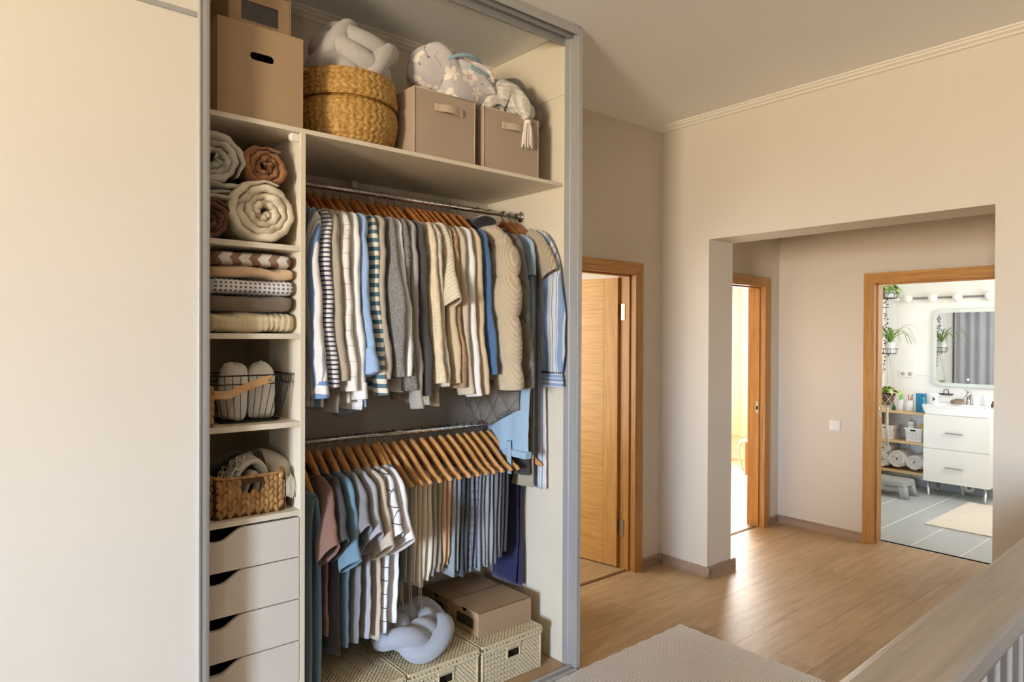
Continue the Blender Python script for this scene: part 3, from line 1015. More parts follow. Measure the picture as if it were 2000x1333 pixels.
m = MB(); loft(m, [(-.13, .02, -.03), (-.08, .01, .01), (-.01, -.01, .055), (.05, -.04, .05), (.085, -.085, .0), (.097, -.105, -.045)], [.03, .055, .085, .082, .05, .014], [.05, .085, .10, .085, .05, .014], 26, 2, .004, 34)
m.build('blanket_fold', M['whiteknit'], kb)
m = MB(); loft(m, [(.0, .04, .05), (.06, .02, .085), (.115, -.01, .055), (.128, -.06, .0), (.105, -.095, -.035)], [.05, .055, .05, .045, .02], [.06, .06, .055, .045, .02], 22, 5, .004, 34)
m.build('blanket_fold', M['whiteknit'], kb)
m = MB(); m.lathe([(.002, -.012), (.014, -.008), (.018, 0), (.014, .010), (.004, .014)], (.099, -.112, -.058), 12)
for k in range(70):
    a, q = rng.uniform(0, 6.28), math.sqrt(rng.random())
    dx, dy = math.cos(a) * q, math.sin(a) * q
    L = rng.uniform(.095, .118)
    m.tube(catmull([(.099 + dx * .008, -.112 + dy * .006, -.062), (.099 + dx * .026, -.114 + dy * .012, -.085), (.097 + dx * .036, -.116 + dy * .014, -.064 - L)], 3), .0035, 4)
m.build('tassel', M['tassel'], kb)
M['plush'] = fabric('grey_plush', srgb(120, 114, 108), .12, heather=.25, scale=400)
gp = thing('plush_throw', 'grey plush throw crumpled behind the white knitted blanket', 'throw', (2.195, 2.55, 2.70))
m = MB(); m.grid(blob(-.02, 0, .045, .085, .085, .125, 21, .010, 26, 2.4, -.55), cv=True, capu=True); m.build('throw_fold', M['plush'], gp)
m = MB(); m.grid(blob(.048, -.02, .0, .042, .07, .075, 25, .008, 30, 2.4, -.4), cv=True, capu=True); m.build('throw_fold', M['plush'], gp)

# --- rolled quilts
def roll(name, label, cat, c, yf, L, r0, tk, turns, mat, seed, squash=1., a0=0., group=None, sx=1., parent=None, puff=.012):
    r = thing(name, label, cat, (c[0], yf, c[1]), 0, group)
    n = int(40 * turns)
    th = np.linspace(0, 2 * math.pi * turns, n)
    rs = np.random.RandomState(seed)
    ph = rs.uniform(0, 6.28, 8)
    prof = np.array([(-1, L), (-1, .25 * tk + .01), (-.96, .012), (-.72, .003), (-.3, 0), (.3, 0), (.72, .003), (.96, .012), (1, .25 * tk + .01), (1, L)])
    rows = []
    for i, t in enumerate(th):
        rc = r0 + tk * t / (2 * math.pi)
        wv = sum(math.sin((k + 2) * t * .9 + ph[k]) / (k + 1.5) for k in range(5))
        rc *= 1 + .022 * wv
        yo = puff * (math.sin(2.3 * t + ph[5]) * .6 + math.sin(5.1 * t + ph[6]) * .4) + puff * 1.2 * (1 - t / th[-1])
        hw = tk * .53 * (1 + .10 * math.sin(3.7 * t + ph[7]))
        if i > n - 8: hw *= max(.15, (n - 1 - i) / 8)
        R_ = rc + prof[:, 0] * hw
        crease = .0025 * np.sin(t * 11 + prof[:, 1] * 60)
        rows.append(np.stack([(R_ + crease) * math.cos(a0 - t) * sx, prof[:, 1] + yo, (R_ + crease) * math.sin(a0 - t) * squash], -1))
    m = MB().grid(rows, smooth=True)
    fixn(m.build('rolled_cloth', mat, r))
    return r


M['greyquilt'] = fabric('grey_quilt', srgb(190, 184, 172), .06, bump=.5)
M['creamquilt'] = fabric('cream_quilt', srgb(216, 204, 178), .05, bump=.5)
M['rust'] = fabric('rust_plush', srgb(148, 98, 56), .16, heather=.3, scale=160, bump=.6)
M['brownsatin'] = fabric('brown_cloth', srgb(112, 72, 46), .12, rough=.7, bump=.6)
roll('rolled_quilt', 'plump cream quilt roll at the bottom of the top cubby', 'quilt', (.862, 2.035), 2.362, .42, .010, .0262, 3.9, M['creamquilt'], 4, .96, .5, None, 1.04)
roll('rolled_blanket', 'rust-brown plush blanket roll on top of the cream quilt roll', 'blanket', (.872, 2.196), 2.372, .40, .010, .0185, 3.2, M['rust'], 9, 1.0, 2.2, None, 1.13)
roll('rolled_quilt', 'pale grey quilt roll by the door edge, above the folded grey one', 'quilt', (.690, 2.192), 2.358, .42, .012, .0225, 3.3, M['greyquilt'], 14, 1.0, 1.2, None, 1.12)
fg = thing('folded_quilt', 'pale grey folded quilt squeezed below the grey quilt roll', 'quilt', (.690, 2.365, 2.075))
for k, (pts, w, t_) in enumerate((
    ([(-.17, 0, .032), (-.06, 0, .030), (.04, 0, .036), (.095, 0, .030), (.118, 0, .012), (.10, 0, -.008), (.03, 0, -.008), (-.06, 0, -.012)], .36, .024),
    ([(-.17, 0, .006), (-.06, 0, .006), (.02, 0, .010), (.06, 0, .010)], .33, .020),
    ([(-.17, 0, -.036), (-.09, 0, -.032), (-.03, 0, -.030), (.0, 0, -.026), (-.02, 0, -.016)], .34, .020))):
    m = MB(); strip(m, catmull(pts, 7) + np.array((0, w / 2 - .005 + .012 * k, 0)), (0, 1, 0), w, t_, 12, 2.6)
    V = wob(np.array(m.v), .0035, 42, k + 4); m.v = [tuple(q) for q in V]
    m.build('quilt_layer', M['greyquilt'], fg)
roll('rolled_blanket', 'dark brown satin blanket roll beside the cream quilt roll', 'blanket', (.672, 1.992), 2.368, .40, .008, .0152, 4.0, M['brownsatin'], 19, 1.02, .2, None, 1.15, puff=.016)


# --- folded textiles in the second cubby
def folded(name, label, cat, x0, x1, z0, z1, mat, seed, y0=2.372, y1=2.68, e=3.4, amp=.003, ribs=0, group='folded blankets in the wardrobe cubby'):
    r = thing(name, label, cat, ((x0 + x1) / 2, y0, z0), 0, group)
    n, k = 46, 36
    w, h, d = (x1 - x0) / 2, (z1 - z0) / 2, (y1 - y0) / 2
    th = np.linspace(0, 2 * math.pi, k, endpoint=False)
    se = lambda c: np.sign(c) * np.abs(c) ** (2 / e)
    rows = []
    for i in range(n):
        u = -1 + 2 * i / (n - 1)
        sc = (1 - abs(u) ** 14) ** .5 * .12 + .88 if abs(u) < 1 else .88
        rib = ribs * math.sin(u * 46)
        rows.append([(u * w, d + (d * sc + rib) * a, h + (h * sc + rib) * b) for a, b in zip(se(np.cos(th)), se(np.sin(th)))])
    P = np.array(rows)
    Q = wob(P.reshape(-1, 3), amp, 26, seed).reshape(P.shape)
    Q[..., 2] = np.clip(Q[..., 2], 0.0005, None)
    fixn(MB().grid(Q, cv=True, capu=True).build('folded_cloth', mat, r))
    return r


t = NT('chevron_cotton'); s = t.xyz()
tri = t.math('PINGPONG', s[0], .0275)
f = t.math('FRACT', t.math('ADD', t.math('DIVIDE', t.math('ADD', s[0], t.math('MULTIPLY', t.math('PINGPONG', s[2], .026), .95)), .066), 20.0))
c = t.ramp(f, [(0, srgb(148, 120, 100)), (.46, srgb(226, 222, 216))], True)
weave_bump(t, 600, .2)
M['chevron'] = t.out(c, .9, .15)
t = NT('gingham_cotton'); s = t.xyz()
fx = t.math('LESS_THAN', t.math('FRACT', t.math('ADD', t.math('DIVIDE', s[0], .0165), 20.2)), .5)
fz = t.math('LESS_THAN', t.math('FRACT', t.math('ADD', t.math('DIVIDE', s[2], .0135), 20.2)), .52)
weave_bump(t, 600, .2)
M['dots'] = t.out(t.mix(t.math('MULTIPLY', fx, fz), srgb(224, 224, 224), srgb(112, 112, 118)), .9, .15)
M['peach'] = fabric('peach_cloth', srgb(216, 184, 146), .04)
M['taupe'] = fabric('taupe_plush', srgb(122, 108, 92), .08, heather=.1)
M['cable'] = knit('cream_cable_knit', srgb(230, 214, 176), 40, 150, depth=.5)
folded('folded_blanket', 'folded cream cable-knit blanket at the bottom of the cubby stack', 'blanket', .682, .972, 1.6065, 1.681, M['cable'], 1, ribs=.0022)
folded('folded_blanket', 'folded taupe plush blanket, second from the bottom of the stack', 'blanket', .686, .966, 1.679, 1.740, M['taupe'], 2)
folded('folded_cloth', 'folded white cloth with grey check squares, under the peach cloth', 'cloth', .690, .969, 1.738, 1.799, M['dots'], 3, amp=.0015)
folded('folded_cloth', 'folded plain peach cloth beneath the zigzag blanket', 'cloth', .694, .966, 1.797, 1.841, M['peach'], 4)
folded('folded_blanket', 'folded brown and white zigzag blanket on top of the cubby stack', 'blanket', .700, .963, 1.839, 1.893, M['chevron'], 5, amp=.0015)
M['whitecotton'] = fabric('white_cotton', srgb(228, 224, 216), .03)
folded('folded_towel', 'white folded towel half hidden behind the sliding door edge', 'towel', .50, .679, 1.6065, 1.745, M['whitecotton'], 6, 2.366, 2.66, group=None)

# --- black wire basket with two rolled white cloths
def rrect(x0, x1, y0, y1, r, z, n=5):
    pts = []
    for cx, cy, a in ((x1 - r, y1 - r, 0), (x0 + r, y1 - r, 90), (x0 + r, y0 + r, 180), (x1 - r, y0 + r, 270)):
        for k in range(n + 1):
            t = R(a + 90 * k / n); pts.append((cx + r * math.cos(t), cy + r * math.sin(t), z))
    return np.array(pts)


def resamp(p, n):
    q = np.vstack([p, p[:1]]); d = np.concatenate([[0], np.cumsum(np.linalg.norm(np.diff(q, axis=0), axis=1))])
    s = np.linspace(0, d[-1], n, endpoint=False)
    return np.stack([np.interp(s, d, q[:, k]) for k in range(3)], -1)


wb = thing('wire_basket', 'black wire basket with a bent wooden handle in the third cubby', 'basket', (.84, 2.5, 1.2885))
m = MB()
top, mid, bot = rrect(-.145, .135, -.115, .13, .035, .170), rrect(-.141, .131, -.111, .126, .035, .140), rrect(-.108, .102, -.082, .095, .03, .004)
for ring, rd in ((top, .0026), (mid, .002), (bot, .0024)): m.tube(ring, rd, 6, closed=True)
T, B_ = resamp(top, 36), resamp(bot, 36)
Mi = resamp(mid, 36)
for k in range(36): m.tube([T[k], Mi[k], B_[k]], .0013, 5)
for k in range(1, 8):
    y = lerp(-.082, .095, k / 8); m.tube([(-.108, y, .003), (.102, y, .003)], .0013, 5)
m.build('wire_frame', M['black'], wb)
M['beech'] = wood('bent_beech', srgb(206, 158, 108), srgb(226, 182, 132), 'x', 2, .45)
m = MB()
hp_ = catmull([(.052, -.119, .156), (.02, -.123, .150), (-.05, -.128, .128), (-.10, -.128, .108), (-.145, -.115, .108), (-.158, -.08, .113), (-.160, -.02, .118), (-.150, .08, .128)], 7)
strip(m, hp_, (0, .05, 1), .028, .0055)
hd = m.build('handle', M['beech'], wb)
m = MB().tube([(.038, -.128, .153), (.038, -.117, .153)], .0055, 10); m.build('rivet', M['steel'], hd)
for nm, x, z, tilt, sd_, lb in (('rolled_cloth', -.050, .010, .03, 1, 'rolled white cotton cloth with a loose flap, standing in the wire basket '), ('rolled_cloth', .052, .012, -.0, 5, 'rolled white cotton cloth with round top, nearer the divider in the wire basket')):
    r = thing(nm, lb, 'cloth', (.84 + x, 2.492, 1.2885 + z), group='rolled cloths in the wire basket')
    m = MB()
    zz = np.array([0, .006, .02, .06, .10, .15, .178, .194, .200])
    rad = np.array([.030, .042, .047, .050, .050, .049, .044, .030, .004])
    th = np.linspace(0, 2 * math.pi, 40, endpoint=False)
    P = np.array([[(tilt * z_ + r_ * math.cos(a) * (1 + .05 * max(0, math.cos(a - 5.2 + z_ * 3)) ** 8), r_ * .95 * math.sin(a), z_ + .006 * math.sin(a * 2 + sd_)) for a in th] for z_, r_ in zip(zz, rad)])
    m.grid(wob(P.reshape(-1, 3), .0018, 60, sd_).reshape(P.shape), cv=True, capu=True)
    m.build('cloth_roll', M['whitecotton'], r)
    if sd_ == 1:
        q = [(tilt * z_ + .052 * math.cos(a), .0495 * math.sin(a), z_) for z_, a in zip(np.linspace(.02, .19, 14), np.linspace(4.2, 5.3, 14))]
        strip(MB(), q, (1, 0, 0), .01, .002) if False else None
        MB().tube(q, .0022, 6).build('loose_flap', M['whitecotton'], r)

# --- hyacinth basket
M['hyac'] = wood('water_hyacinth', srgb(120, 82, 44), srgb(196, 154, 98), 'z', 9, .6, .3, 2, .4)
M['hyac_dark'] = plain('hyacinth_core', srgb(84, 58, 34), .8)


def lump(m, c, ax, ay, az, tilt, nrm):
    """one plump plaited strand; nrm is the outward direction, tilt turns it in the wall plane"""
    nrm = np.array(nrm, float); zz = np.array((0, 0, 1.0)); xx = np.cross(zz, nrm)
    u = np.cos(tilt) * zz + np.sin(tilt) * xx; s = np.cross(u, nrm)
    th = np.linspace(0, 2 * math.pi, 7, endpoint=False)
    rows = []
    for k, t in enumerate((-1, -.75, -.3, .25, .7, 1)):
        q = math.sqrt(max(.02, 1 - t * t)) * (1 + .15 * t)
        rows.append([np.array(c) + u * (t * az) + s * (q * ax * math.cos(a)) + nrm * (q * ay * math.sin(a)) for a in th])
    m.grid(rows, cv=True, capu=True)


def plait_wall(m, p0, p1, z0, z1, nrm, cols, rowsn, skip=None):
    for c in range(cols):
        for k in range(rowsn):
            u = (c + .5) / cols; v = (k + .5) / rowsn
            if skip and skip(u, v): continue
            q = lerp(np.array(p0), np.array(p1), u); z = lerp(z0, z1, v)
            lump(m, (q[0] + rng.uniform(-.001, .001), q[1], z + (.006 if c % 2 else -.003) + rng.uniform(-.002, .002)), (np.linalg.norm(np.array(p1) - p0) / cols) * .62, .006, (z1 - z0) / rowsn * .68, (.38 if c % 2 else -.38) + rng.uniform(-.1, .1), nrm)


hb = thing('hyacinth_basket', 'plaited water-hyacinth basket with cut-out grip, above the drawers', 'basket', (.82, 2.385, .9675))
hw, hd_, hh = .126, .225, .135
m = MB()
skip = lambda u, v: abs(u - .52) < .165 and v > .5
plait_wall(m, (-hw + .012, .0), (hw - .012, .0), .006, hh, (0, -1, 0), 14, 5, skip)
plait_wall(m, (-hw, .225), (-hw, .01), .006, hh, (-1, 0, 0), 10, 5)
plait_wall(m, (hw, .01), (hw, .225), .006, hh, (1, 0, 0), 10, 5)
plait_wall(m, (hw, hd_), (-hw, hd_), .006, hh, (0, 1, 0), 12, 5)
m.build('plaited_strands', M['hyac'], hb)
m = MB()
holed(m, (-hw + .008, .003, .002), (1, 0, 0), (0, 0, 1), 2 * hw - .016, hh, ((hw - .008 + .005, .088), rect(.041, .022)), .004)
m.box(-hw + .003, -hw + .007, .006, hd_ - .004, .002, hh); m.box(hw - .007, hw - .003, .006, hd_ - .004, .002, hh); m.box(-hw + .007, hw - .007, hd_ - .008, hd_ - .004, .002, hh); m.box(-hw + .004, hw - .004, .004, hd_ - .004, .001, .004)
m.build('basket_core', M['hyac_dark'], hb)
m = MB()
rim = resamp(rrect(-hw, hw, 0, hd_, .03, hh + .002), 90)
rim[:, 2] += .008 * np.abs(rim[:, 0] / hw) ** 4
m.tube(rim, .0062 + .0009 * np.sin(np.arange(90) * 2.1), 8, closed=True)
m.build('wrapped_rim', M['hyac'], hb)

# throws in the hyacinth basket
M['oat'] = fabric('oat_wool', srgb(198, 190, 172), .06, heather=.08)
M['stripethrow'] = stripes('striped_throw', 'x', [(0, srgb(188, 178, 160)), (.55, srgb(70, 62, 58)), (.8, srgb(188, 178, 160))], .11)
M['char'] = fabric('charcoal_wool', srgb(52, 50, 52), .1)
th1 = thing('folded_throw', 'folded oatmeal wool throw with fringe in the hyacinth basket', 'throw', (.83, 2.48, .98))
for k, (pts, w) in enumerate(((([(-.075, 0, .005), (-.07, 0, .07), (-.02, 0, .155), (.025, 0, .168), (.052, 0, .13), (.05, 0, .06), (.04, 0, .005)]), .13), (([(-.03, -.004, .01), (-.012, -.004, .08), (.012, -.004, .125), (.03, -.004, .10), (.022, -.004, .01)]), .125))):
    m = MB(); strip(m, catmull(pts, 7), (0, 1, 0), w, .026 if k == 0 else .016)
    m.v = [tuple(q) for q in wob(np.array(m.v), .002, 40, k)]
    m.build('throw_fold', M['oat'], th1)
m = MB()
for k in range(46):
    u = rng.random(); x = lerp(-.085, -.005, u); z = lerp(.075, .178, u) + rng.uniform(-.004, .006); y = rng.uniform(-.06, .05)
    m.tube(catmull([(x, y, z), (x - .018 + rng.uniform(-.012, .012), y - .01, z + .012), (x - .028 + rng.uniform(-.012, .012), y - .02, z - .006)], 3), .0028, 4)
m.build('fringe', M['oat'], th1)
th2 = thing('folded_throw', 'rolled oatmeal and dark striped throw with knotted fringe by the divider', 'throw', (.925, 2.50, 1.02))
m = MB(); loft(m, [(-.075, .07, .10), (-.02, .04, .118), (.02, -.02, .095), (.03, -.06, .06), (.028, -.085, .03)], [.03, .034, .036, .034, .02], [.05, .05, .045, .04, .02], 20, 3, .003, 40)
m.build('throw_roll', M['stripethrow'], th2)
m = MB()
for k in range(26):
    a = rng.uniform(-.5, .5); x = .028 + a * .06
    m.tube(catmull([(x, -.088, .05 + rng.uniform(-.01, .03)), (x + .014 * a, -.108, .055 - abs(a) * .02), (x + .03 * a, -.112, .02 - rng.random() * .035)], 4), .0032, 5)
m.build('fringe', M['oat'], th2)
th3 = thing('folded_throw', 'charcoal throw at the back of the hyacinth basket', 'throw', (.80, 2.56, .98))
m = MB(); strip(m, catmull([(-.10, 0, .02), (-.085, 0, .11), (-.01, 0, .165), (.04, 0, .17), (.05, 0, .02)], 7), (0, 1, 0), .08, .02); m.build('throw_fold', M['char'], th3)

# half-hidden baskets beside the sliding door edge
h2 = thing('hyacinth_basket', 'small plaited basket half hidden by the sliding door, left of the wire basket', 'basket', (.62, 2.375, 1.2885))
h2['label'] = 'small plaited basket mostly hidden by the sliding door, beside the wire basket'
m = MB()
plait_wall(m, (-.07, .0), (.07, .0), .004, .128, (0, -1, 0), 8, 5); plait_wall(m, (.072, .005), (.072, .10), .004, .128, (1, 0, 0), 6, 5)
m.build('plaited_strands', M['hyac'], h2)
box('basket_core', M['hyac_dark'], -.07, .07, .003, .10, .001, .124, h2)
c2 = thing('folded_cloth', 'pale cloth poking out of the small half-hidden basket', 'cloth', (.63, 2.40, 1.41))
m = MB(); m.grid(blob(0, .02, .03, .05, .04, .032, 4, .002, 40, 3.5), cv=True, capu=True); m.build('cloth_fold', M['whitecotton'], c2)
ww = thing('wire_basket', 'white wire basket mostly hidden by the sliding door, above the drawers', 'basket', (.60, 2.45, .9675))
m = MB()
for k, (z, e) in enumerate(((.005, -.012), (.035, -.006), (.065, -.003), (.098, 0))): m.tube(rrect(-.09 - e, .087 + e, -.085 - e, .085 + e, .03, z), .0016 if k else .002, 6, closed=True)
T, B_ = resamp(rrect(-.09, .087, -.085, .085, .03, .098), 26), resamp(rrect(-.078, .075, -.073, .073, .03, .005), 26)
for k in range(26): m.tube([T[k], B_[k]], .0012, 5)
m.build('wire_frame', M['whitewire'], ww)
gc = thing('folded_cloth', 'grey cloth standing in the half-hidden white wire basket', 'cloth', (.60, 2.45, .975))
M['lgrey'] = fabric('light_grey_cotton', srgb(176, 170, 162), .05)
m = MB(); m.grid(blob(.02, 0, .072, .05, .06, .068, 6, .002, 40, 4), cv=True, capu=True); m.build('cloth_fold', M['lgrey'], gc)

# --- white woven lidded baskets on the wardrobe floor
_t = NT('paper_rope'); _n = _t.noise(60, 3, .6)
M['rope'] = _t.out(_t.mix(_n, srgb(196, 180, 146), srgb(224, 210, 178)), .8, .2)


def weave(m, org, ux, uy, w, h, px=.0195, py=.0105, amp=.006, skip=None):
    org, ux, uy = (np.array(a, float) for a in (org, ux, uy)); nz = np.cross(ux, uy)
    nx, ny = int(w / px) * 5 + 1, int(h / py) * 4 + 1
    U, V = np.meshgrid(np.linspace(0, w, nx), np.linspace(0, h, ny), indexing='ij')
    k = np.floor(V / py)
    strand = np.abs(np.sin(math.pi * V / py)) ** .6
    over = .5 + .5 * np.sin(2 * math.pi * U / px + math.pi * k)
    D = amp * strand * (.25 + .75 * over)
    P = org + U[..., None] * ux + V[..., None] * uy + D[..., None] * nz
    fs = []
    for i in range(nx - 1):
        for j in range(ny - 1):
            if over[i, j] + over[i + 1, j + 1] < .42 and (j % 4) in (0, 3): continue
            if skip and skip((U[i, j] + U[i + 1, j]) / 2, (V[i, j] + V[i, j + 1]) / 2): continue
            fs.append((i * ny + j, (i + 1) * ny + j, (i + 1) * ny + j + 1, i * ny + j + 1))
    m.add(P.reshape(-1, 3), fs, True)


bw_, bd_, bh_ = .352, .405, .168
lb_ = thing('lidded_basket', 'white woven lidded basket under the shoe boxes', 'basket', (1.849, 2.388, .001), 0, 'white woven lidded baskets')
m = MB()
hx, hz, hhw, hhh = .182, .122, .038, .021
weave(m, (0, 0, 0), (1, 0, 0), (0, 0, 1), bw_, bh_, skip=lambda u, v: abs(u - hx) < hhw and abs(v - hz) < hhh)
weave(m, (0, bd_, 0), (0, -1, 0), (0, 0, 1), bd_, bh_); weave(m, (bw_, 0, 0), (0, 1, 0), (0, 0, 1), bd_, bh_); weave(m, (bw_, bd_, 0), (-1, 0, 0), (0, 0, 1), bw_, bh_)
bd1 = m.build('basket_body', M['rope'], lb_)
MB().box(.004, bw_ - .004, .016, bd_ - .004, .002, bh_).build('inner_shade_box', plain('basket_shade', srgb(48, 36, 28), .9), lb_)  # dark box added inside, its colour stands for shade behind the weave
fr = rrect(hx - hhw, hx + hhw, hz - hhh, hz + hhh, .006, 0)
m = MB().tube(np.stack([fr[:, 0], np.full(len(fr), -.003), fr[:, 1]], -1), .0042, 8, closed=True)
for k in range(24):
    x = lerp(hx - hhw - .003, hx + hhw + .003, k / 23); m.tube([(x, -.006, hz + hhh - .002), (x, -.0065, hz + hhh + .022)], .0022, 5)
m.build('grip_frame', M['rope'], lb_)
m = MB()
for x, y in ((0, 0), (bw_, 0), (0, bd_), (bw_, bd_)):
    MB().tube([(x, y, 0), (x, y, bh_)], .006, 8).build('corner_cord', M['rope'], lb_)
m = MB()
weave(m, (-.006, -.008, .196), (1, 0, 0), (0, 1, 0), bw_ + .012, bd_ + .014, .0195, .0105, .005)
for org, ux, w in (((-.006, -.008, .168), (1, 0, 0), bw_ + .012), ((-.006, bd_ + .006, .168), (0, -1, 0), bd_ + .014), ((bw_ + .006, -.008, .168), (0, 1, 0), bd_ + .014)):
    weave(m, org, ux, (0, 0, 1), w, .0285, .0195, .0105, .005)
m.tube(rrect(-.006, bw_ + .006, -.008, bd_ + .006, .008, .196), .005, 8, closed=True)
m.tube(rrect(-.006, bw_ + .006, -.008, bd_ + .006, .008, .169), .0038, 8, closed=True)
lid = m.build('lid', M['rope'], lb_)
b2 = copy_tree(lb_); b2.location.x = 1.468; b2['label'] = 'white woven lidded basket under the blue-grey knot cushion'
b3 = copy_tree(lb_); b3.location = (1.090, 2.392, .001); b3['label'] = 'white woven lidded basket below the tee shirts, beside the drawers'

# ================================================================== HANGERS AND CLOTHES
ROD_U, ROD_L, RY = 2.224, 1.160, 2.667
M['hangerwood'] = wood('hanger_wood', srgb(146, 88, 42), srgb(186, 124, 68), 'y', 2.0, .35, .5, 12, .03)
M['hangerwood2'] = wood('hanger_wood_pale', srgb(184, 128, 74), srgb(216, 164, 104), 'y', 2.0, .35, .5, 12, .03)


def hang_z(s):
    a = abs(s)
    return -.066 - .134 * (.52 * a + .48 * a * a * (3 - 2 * a))


def hanger_mesh():
    m = MB()
    th = np.linspace(0, 2 * math.pi, 14, endpoint=False)
    se = lambda c, e=3.0: np.sign(c) * np.abs(c) ** (2 / e)
    rows = []
    for s in np.linspace(-1, 1, 45):
        a = abs(s)
        zc = hang_z(s) + .008 * math.exp(-(s / .14) ** 2)
        h = lerp(.027, .0125, a ** .7)
        if a > .93: h *= math.sqrt(max(.05, 1 - ((a - .93) / .07) ** 2))
        notch = .006 * math.exp(-((a - .84) / .02) ** 2)
        t = lerp(.0105, .007, a)
        xo = .004 * math.sin(a * 5.0) + .012 * a * a
        sl = -.128 * 1.22 * a ** .22 / .222 * np.sign(s) if a > .05 else 0
        rows.append([(xo + t * x, .222 * s - sl * h * z * .35, zc + h * z - (notch if z > .3 else 0)) for x, z in zip(se(np.cos(th)), se(np.sin(th)))])
    return m.grid(rows, cv=True, capu=True)


def hook_mesh():
    p = catmull([(0, 0, -.066), (0, 0, -.036), (0, .006, -.026), (0, .0160, -.010), (0, .0145, .007), (0, .004, .0158), (0, -.008, .0138), (0, -.0152, .003), (0, -.0162, -.006)], 5)
    return MB().tube(p, .0015, 6)


hang0 = thing('clothes_hanger', 'wooden clothes hanger', 'hanger', (0, RY, ROD_U), 0, 'wooden hangers on the upper rod')
hanger_mesh().build('wooden_arms', M['hangerwood'], hang0)
hook_mesh().build('hook', M['chrome'], hang0)
hang1 = None
used = [False, False]


def place_hanger(low, x, rz, label):
    """first call moves the first hanger, later ones copy it and its parts"""
    global hang1
    if low and hang1 is None:
        hang1 = copy_tree(hang0)
        for c in hang1.children:
            if c.name.startswith('wooden'):
                c.data = c.data.copy(); c.data.materials[0] = M['hangerwood2']
        MB().tube([(.009, -.196, -.186), (.004, 0, -.187), (.009, .196, -.186)], .0042, 8).build('trouser_bar', M['hangerwood2'], hang1)
        hang1['group'] = 'wooden hangers on the lower rod'
    src = hang1 if low else hang0
    o = src if not used[low] else copy_tree(src)
    used[low] = True
    o.location = (x, RY, ROD_L if low else ROD_U)
    o.rotation_euler = (0, 0, rz)
    o['label'] = label
    return o


def torso(m, hem, T=.024, wS=.212, wA=.236, wH=.245, seed=0, fold=.006, kf=34, hemcurve=0., open_bot=True, yc=0., neck=.115):
    rs = np.random.RandomState(seed)
    ph = rs.uniform(0, 6.28, 6)
    nu, nv = 52, 30
    th = np.linspace(0, 2 * math.pi, nu, endpoint=False)
    se = lambda c, e: np.sign(c) * np.abs(c) ** (2 / e)
    Y0, X0 = se(np.cos(th), 2.3), se(np.sin(th), 2.0)
    rows = []
    for i in range(-1, nv):
        v = max(0, i) / (nv - 1)
        w = lerp(wS, wA, min(1, v / .22)) if v < .22 else lerp(wA, wH, (v - .22) / .78)
        t = 0.0008 if i < 0 else lerp(.0085, T, sstep(0, .30, v))
        y = w * Y0
        ya = np.abs(y) / .222
        top = -.070 - .128 * np.clip(ya, neck / .222, 1.06) ** 1.22 + .021 - .010 * np.clip(ya, 0, 1) - .030 * np.clip(1 - (np.abs(y) / neck) ** 2, 0, 1)
        hz = hem + hemcurve * np.cos(np.clip(y / w, -1, 1) * math.pi) * (-1)
        z = top + (hz - top) * v
        A = fold * sstep(.05, .9, v)
        f = A * (np.sin(kf * y + ph[0] + 1.5 * v) + .6 * np.sin(kf * 1.9 * y + ph[1] - 2 * v) + .5 * np.sin(9 * v + ph[2] + 5 * y))
        x = t * X0 + f + .012 * np.clip(ya, 0, 1) ** 2
        x += .0016 * np.sin(70 * z + ph[3] + 20 * y) * sstep(.1, .6, v)
        rows.append(np.stack([x, y + yc, z], -1))
    return m.grid(rows, cv=True, capu=True)


def sleeve(m, pts, ra, rb, seed=0, wr=.0035, puffs=0, cap=True, seg=20, n=9, pamp=.3):
    p = catmull(pts, n)
    k = np.linspace(0, 1, len(p)); kk = np.linspace(0, 1, len(pts))
    a, b = np.interp(k, kk, ra), np.interp(k, kk, rb)
    if puffs:
        q = np.abs(np.sin(math.pi * puffs * k)) ** .4
        a = a * (1 - pamp + pamp * q); b = b * (1 - pamp * .6 + pamp * .6 * q)
    t = MB().tube(p, a, seg, cap=cap, rb=b, up=(1, 0, 0))
    V = np.array(t.v)
    if wr:
        rs = np.random.RandomState(seed)
        g = rs.uniform(0, 6.28, 4)
        V[:, 0] += wr * (np.sin(17 * V[:, 2] + 40 * V[:, 1] + g[0]) + .6 * np.sin(33 * V[:, 2] - 62 * V[:, 1] + g[1]) + .35 * np.sin(81 * V[:, 2] + 30 * V[:, 1] + g[2]))
        k2 = rs.uniform(7, 15, 2)
        V[:, 1] += wr * (.7 * np.sin(k2[0] * V[:, 2] + g[2]) + .45 * np.sin(2.3 * k2[1] * V[:, 2] + g[3])) * np.clip((-.2 - V[:, 2]) / .3, 0, 1)
    return m.add(V, t.f, True)


def shirt_collar(mat, parent, big=1.0, z0=-.118):
    m = MB()
    th = np.linspace(0, 2 * math.pi, 36, endpoint=False)
    rows = []
    for rx, ry, z in ((.016, .060, z0 - .012), (.015, .055, z0 + .022), (.018, .058, z0 + .032), (.024, .068, z0 + .026), (.031 * big, .084 * big, z0 - .012 * big), (.0295 * big, .082 * big, z0 - .014 * big)):
        rows.append([(rx * math.sin(a), ry * math.cos(a), z - .020 * abs(math.cos(a)) ** 2 * (1 if z < z0 + .02 else .7)) for a in th])
    m.grid(rows, cv=True)
    return m.build('collar', mat, parent)


def ring_collar(mat, parent, ry=.108, r=.005, z=-.121, h=1.0):
    th = np.linspace(0, 2 * math.pi, 40, endpoint=False)
    p = np.stack([.013 * np.sin(th), ry * np.cos(th), z - .026 * np.abs(np.sin(th)) ** 2], -1)
    return MB().tube(p, r, 8, closed=True, rb=r * h, up=(0, 0, 1)).build('neckband', mat, parent)


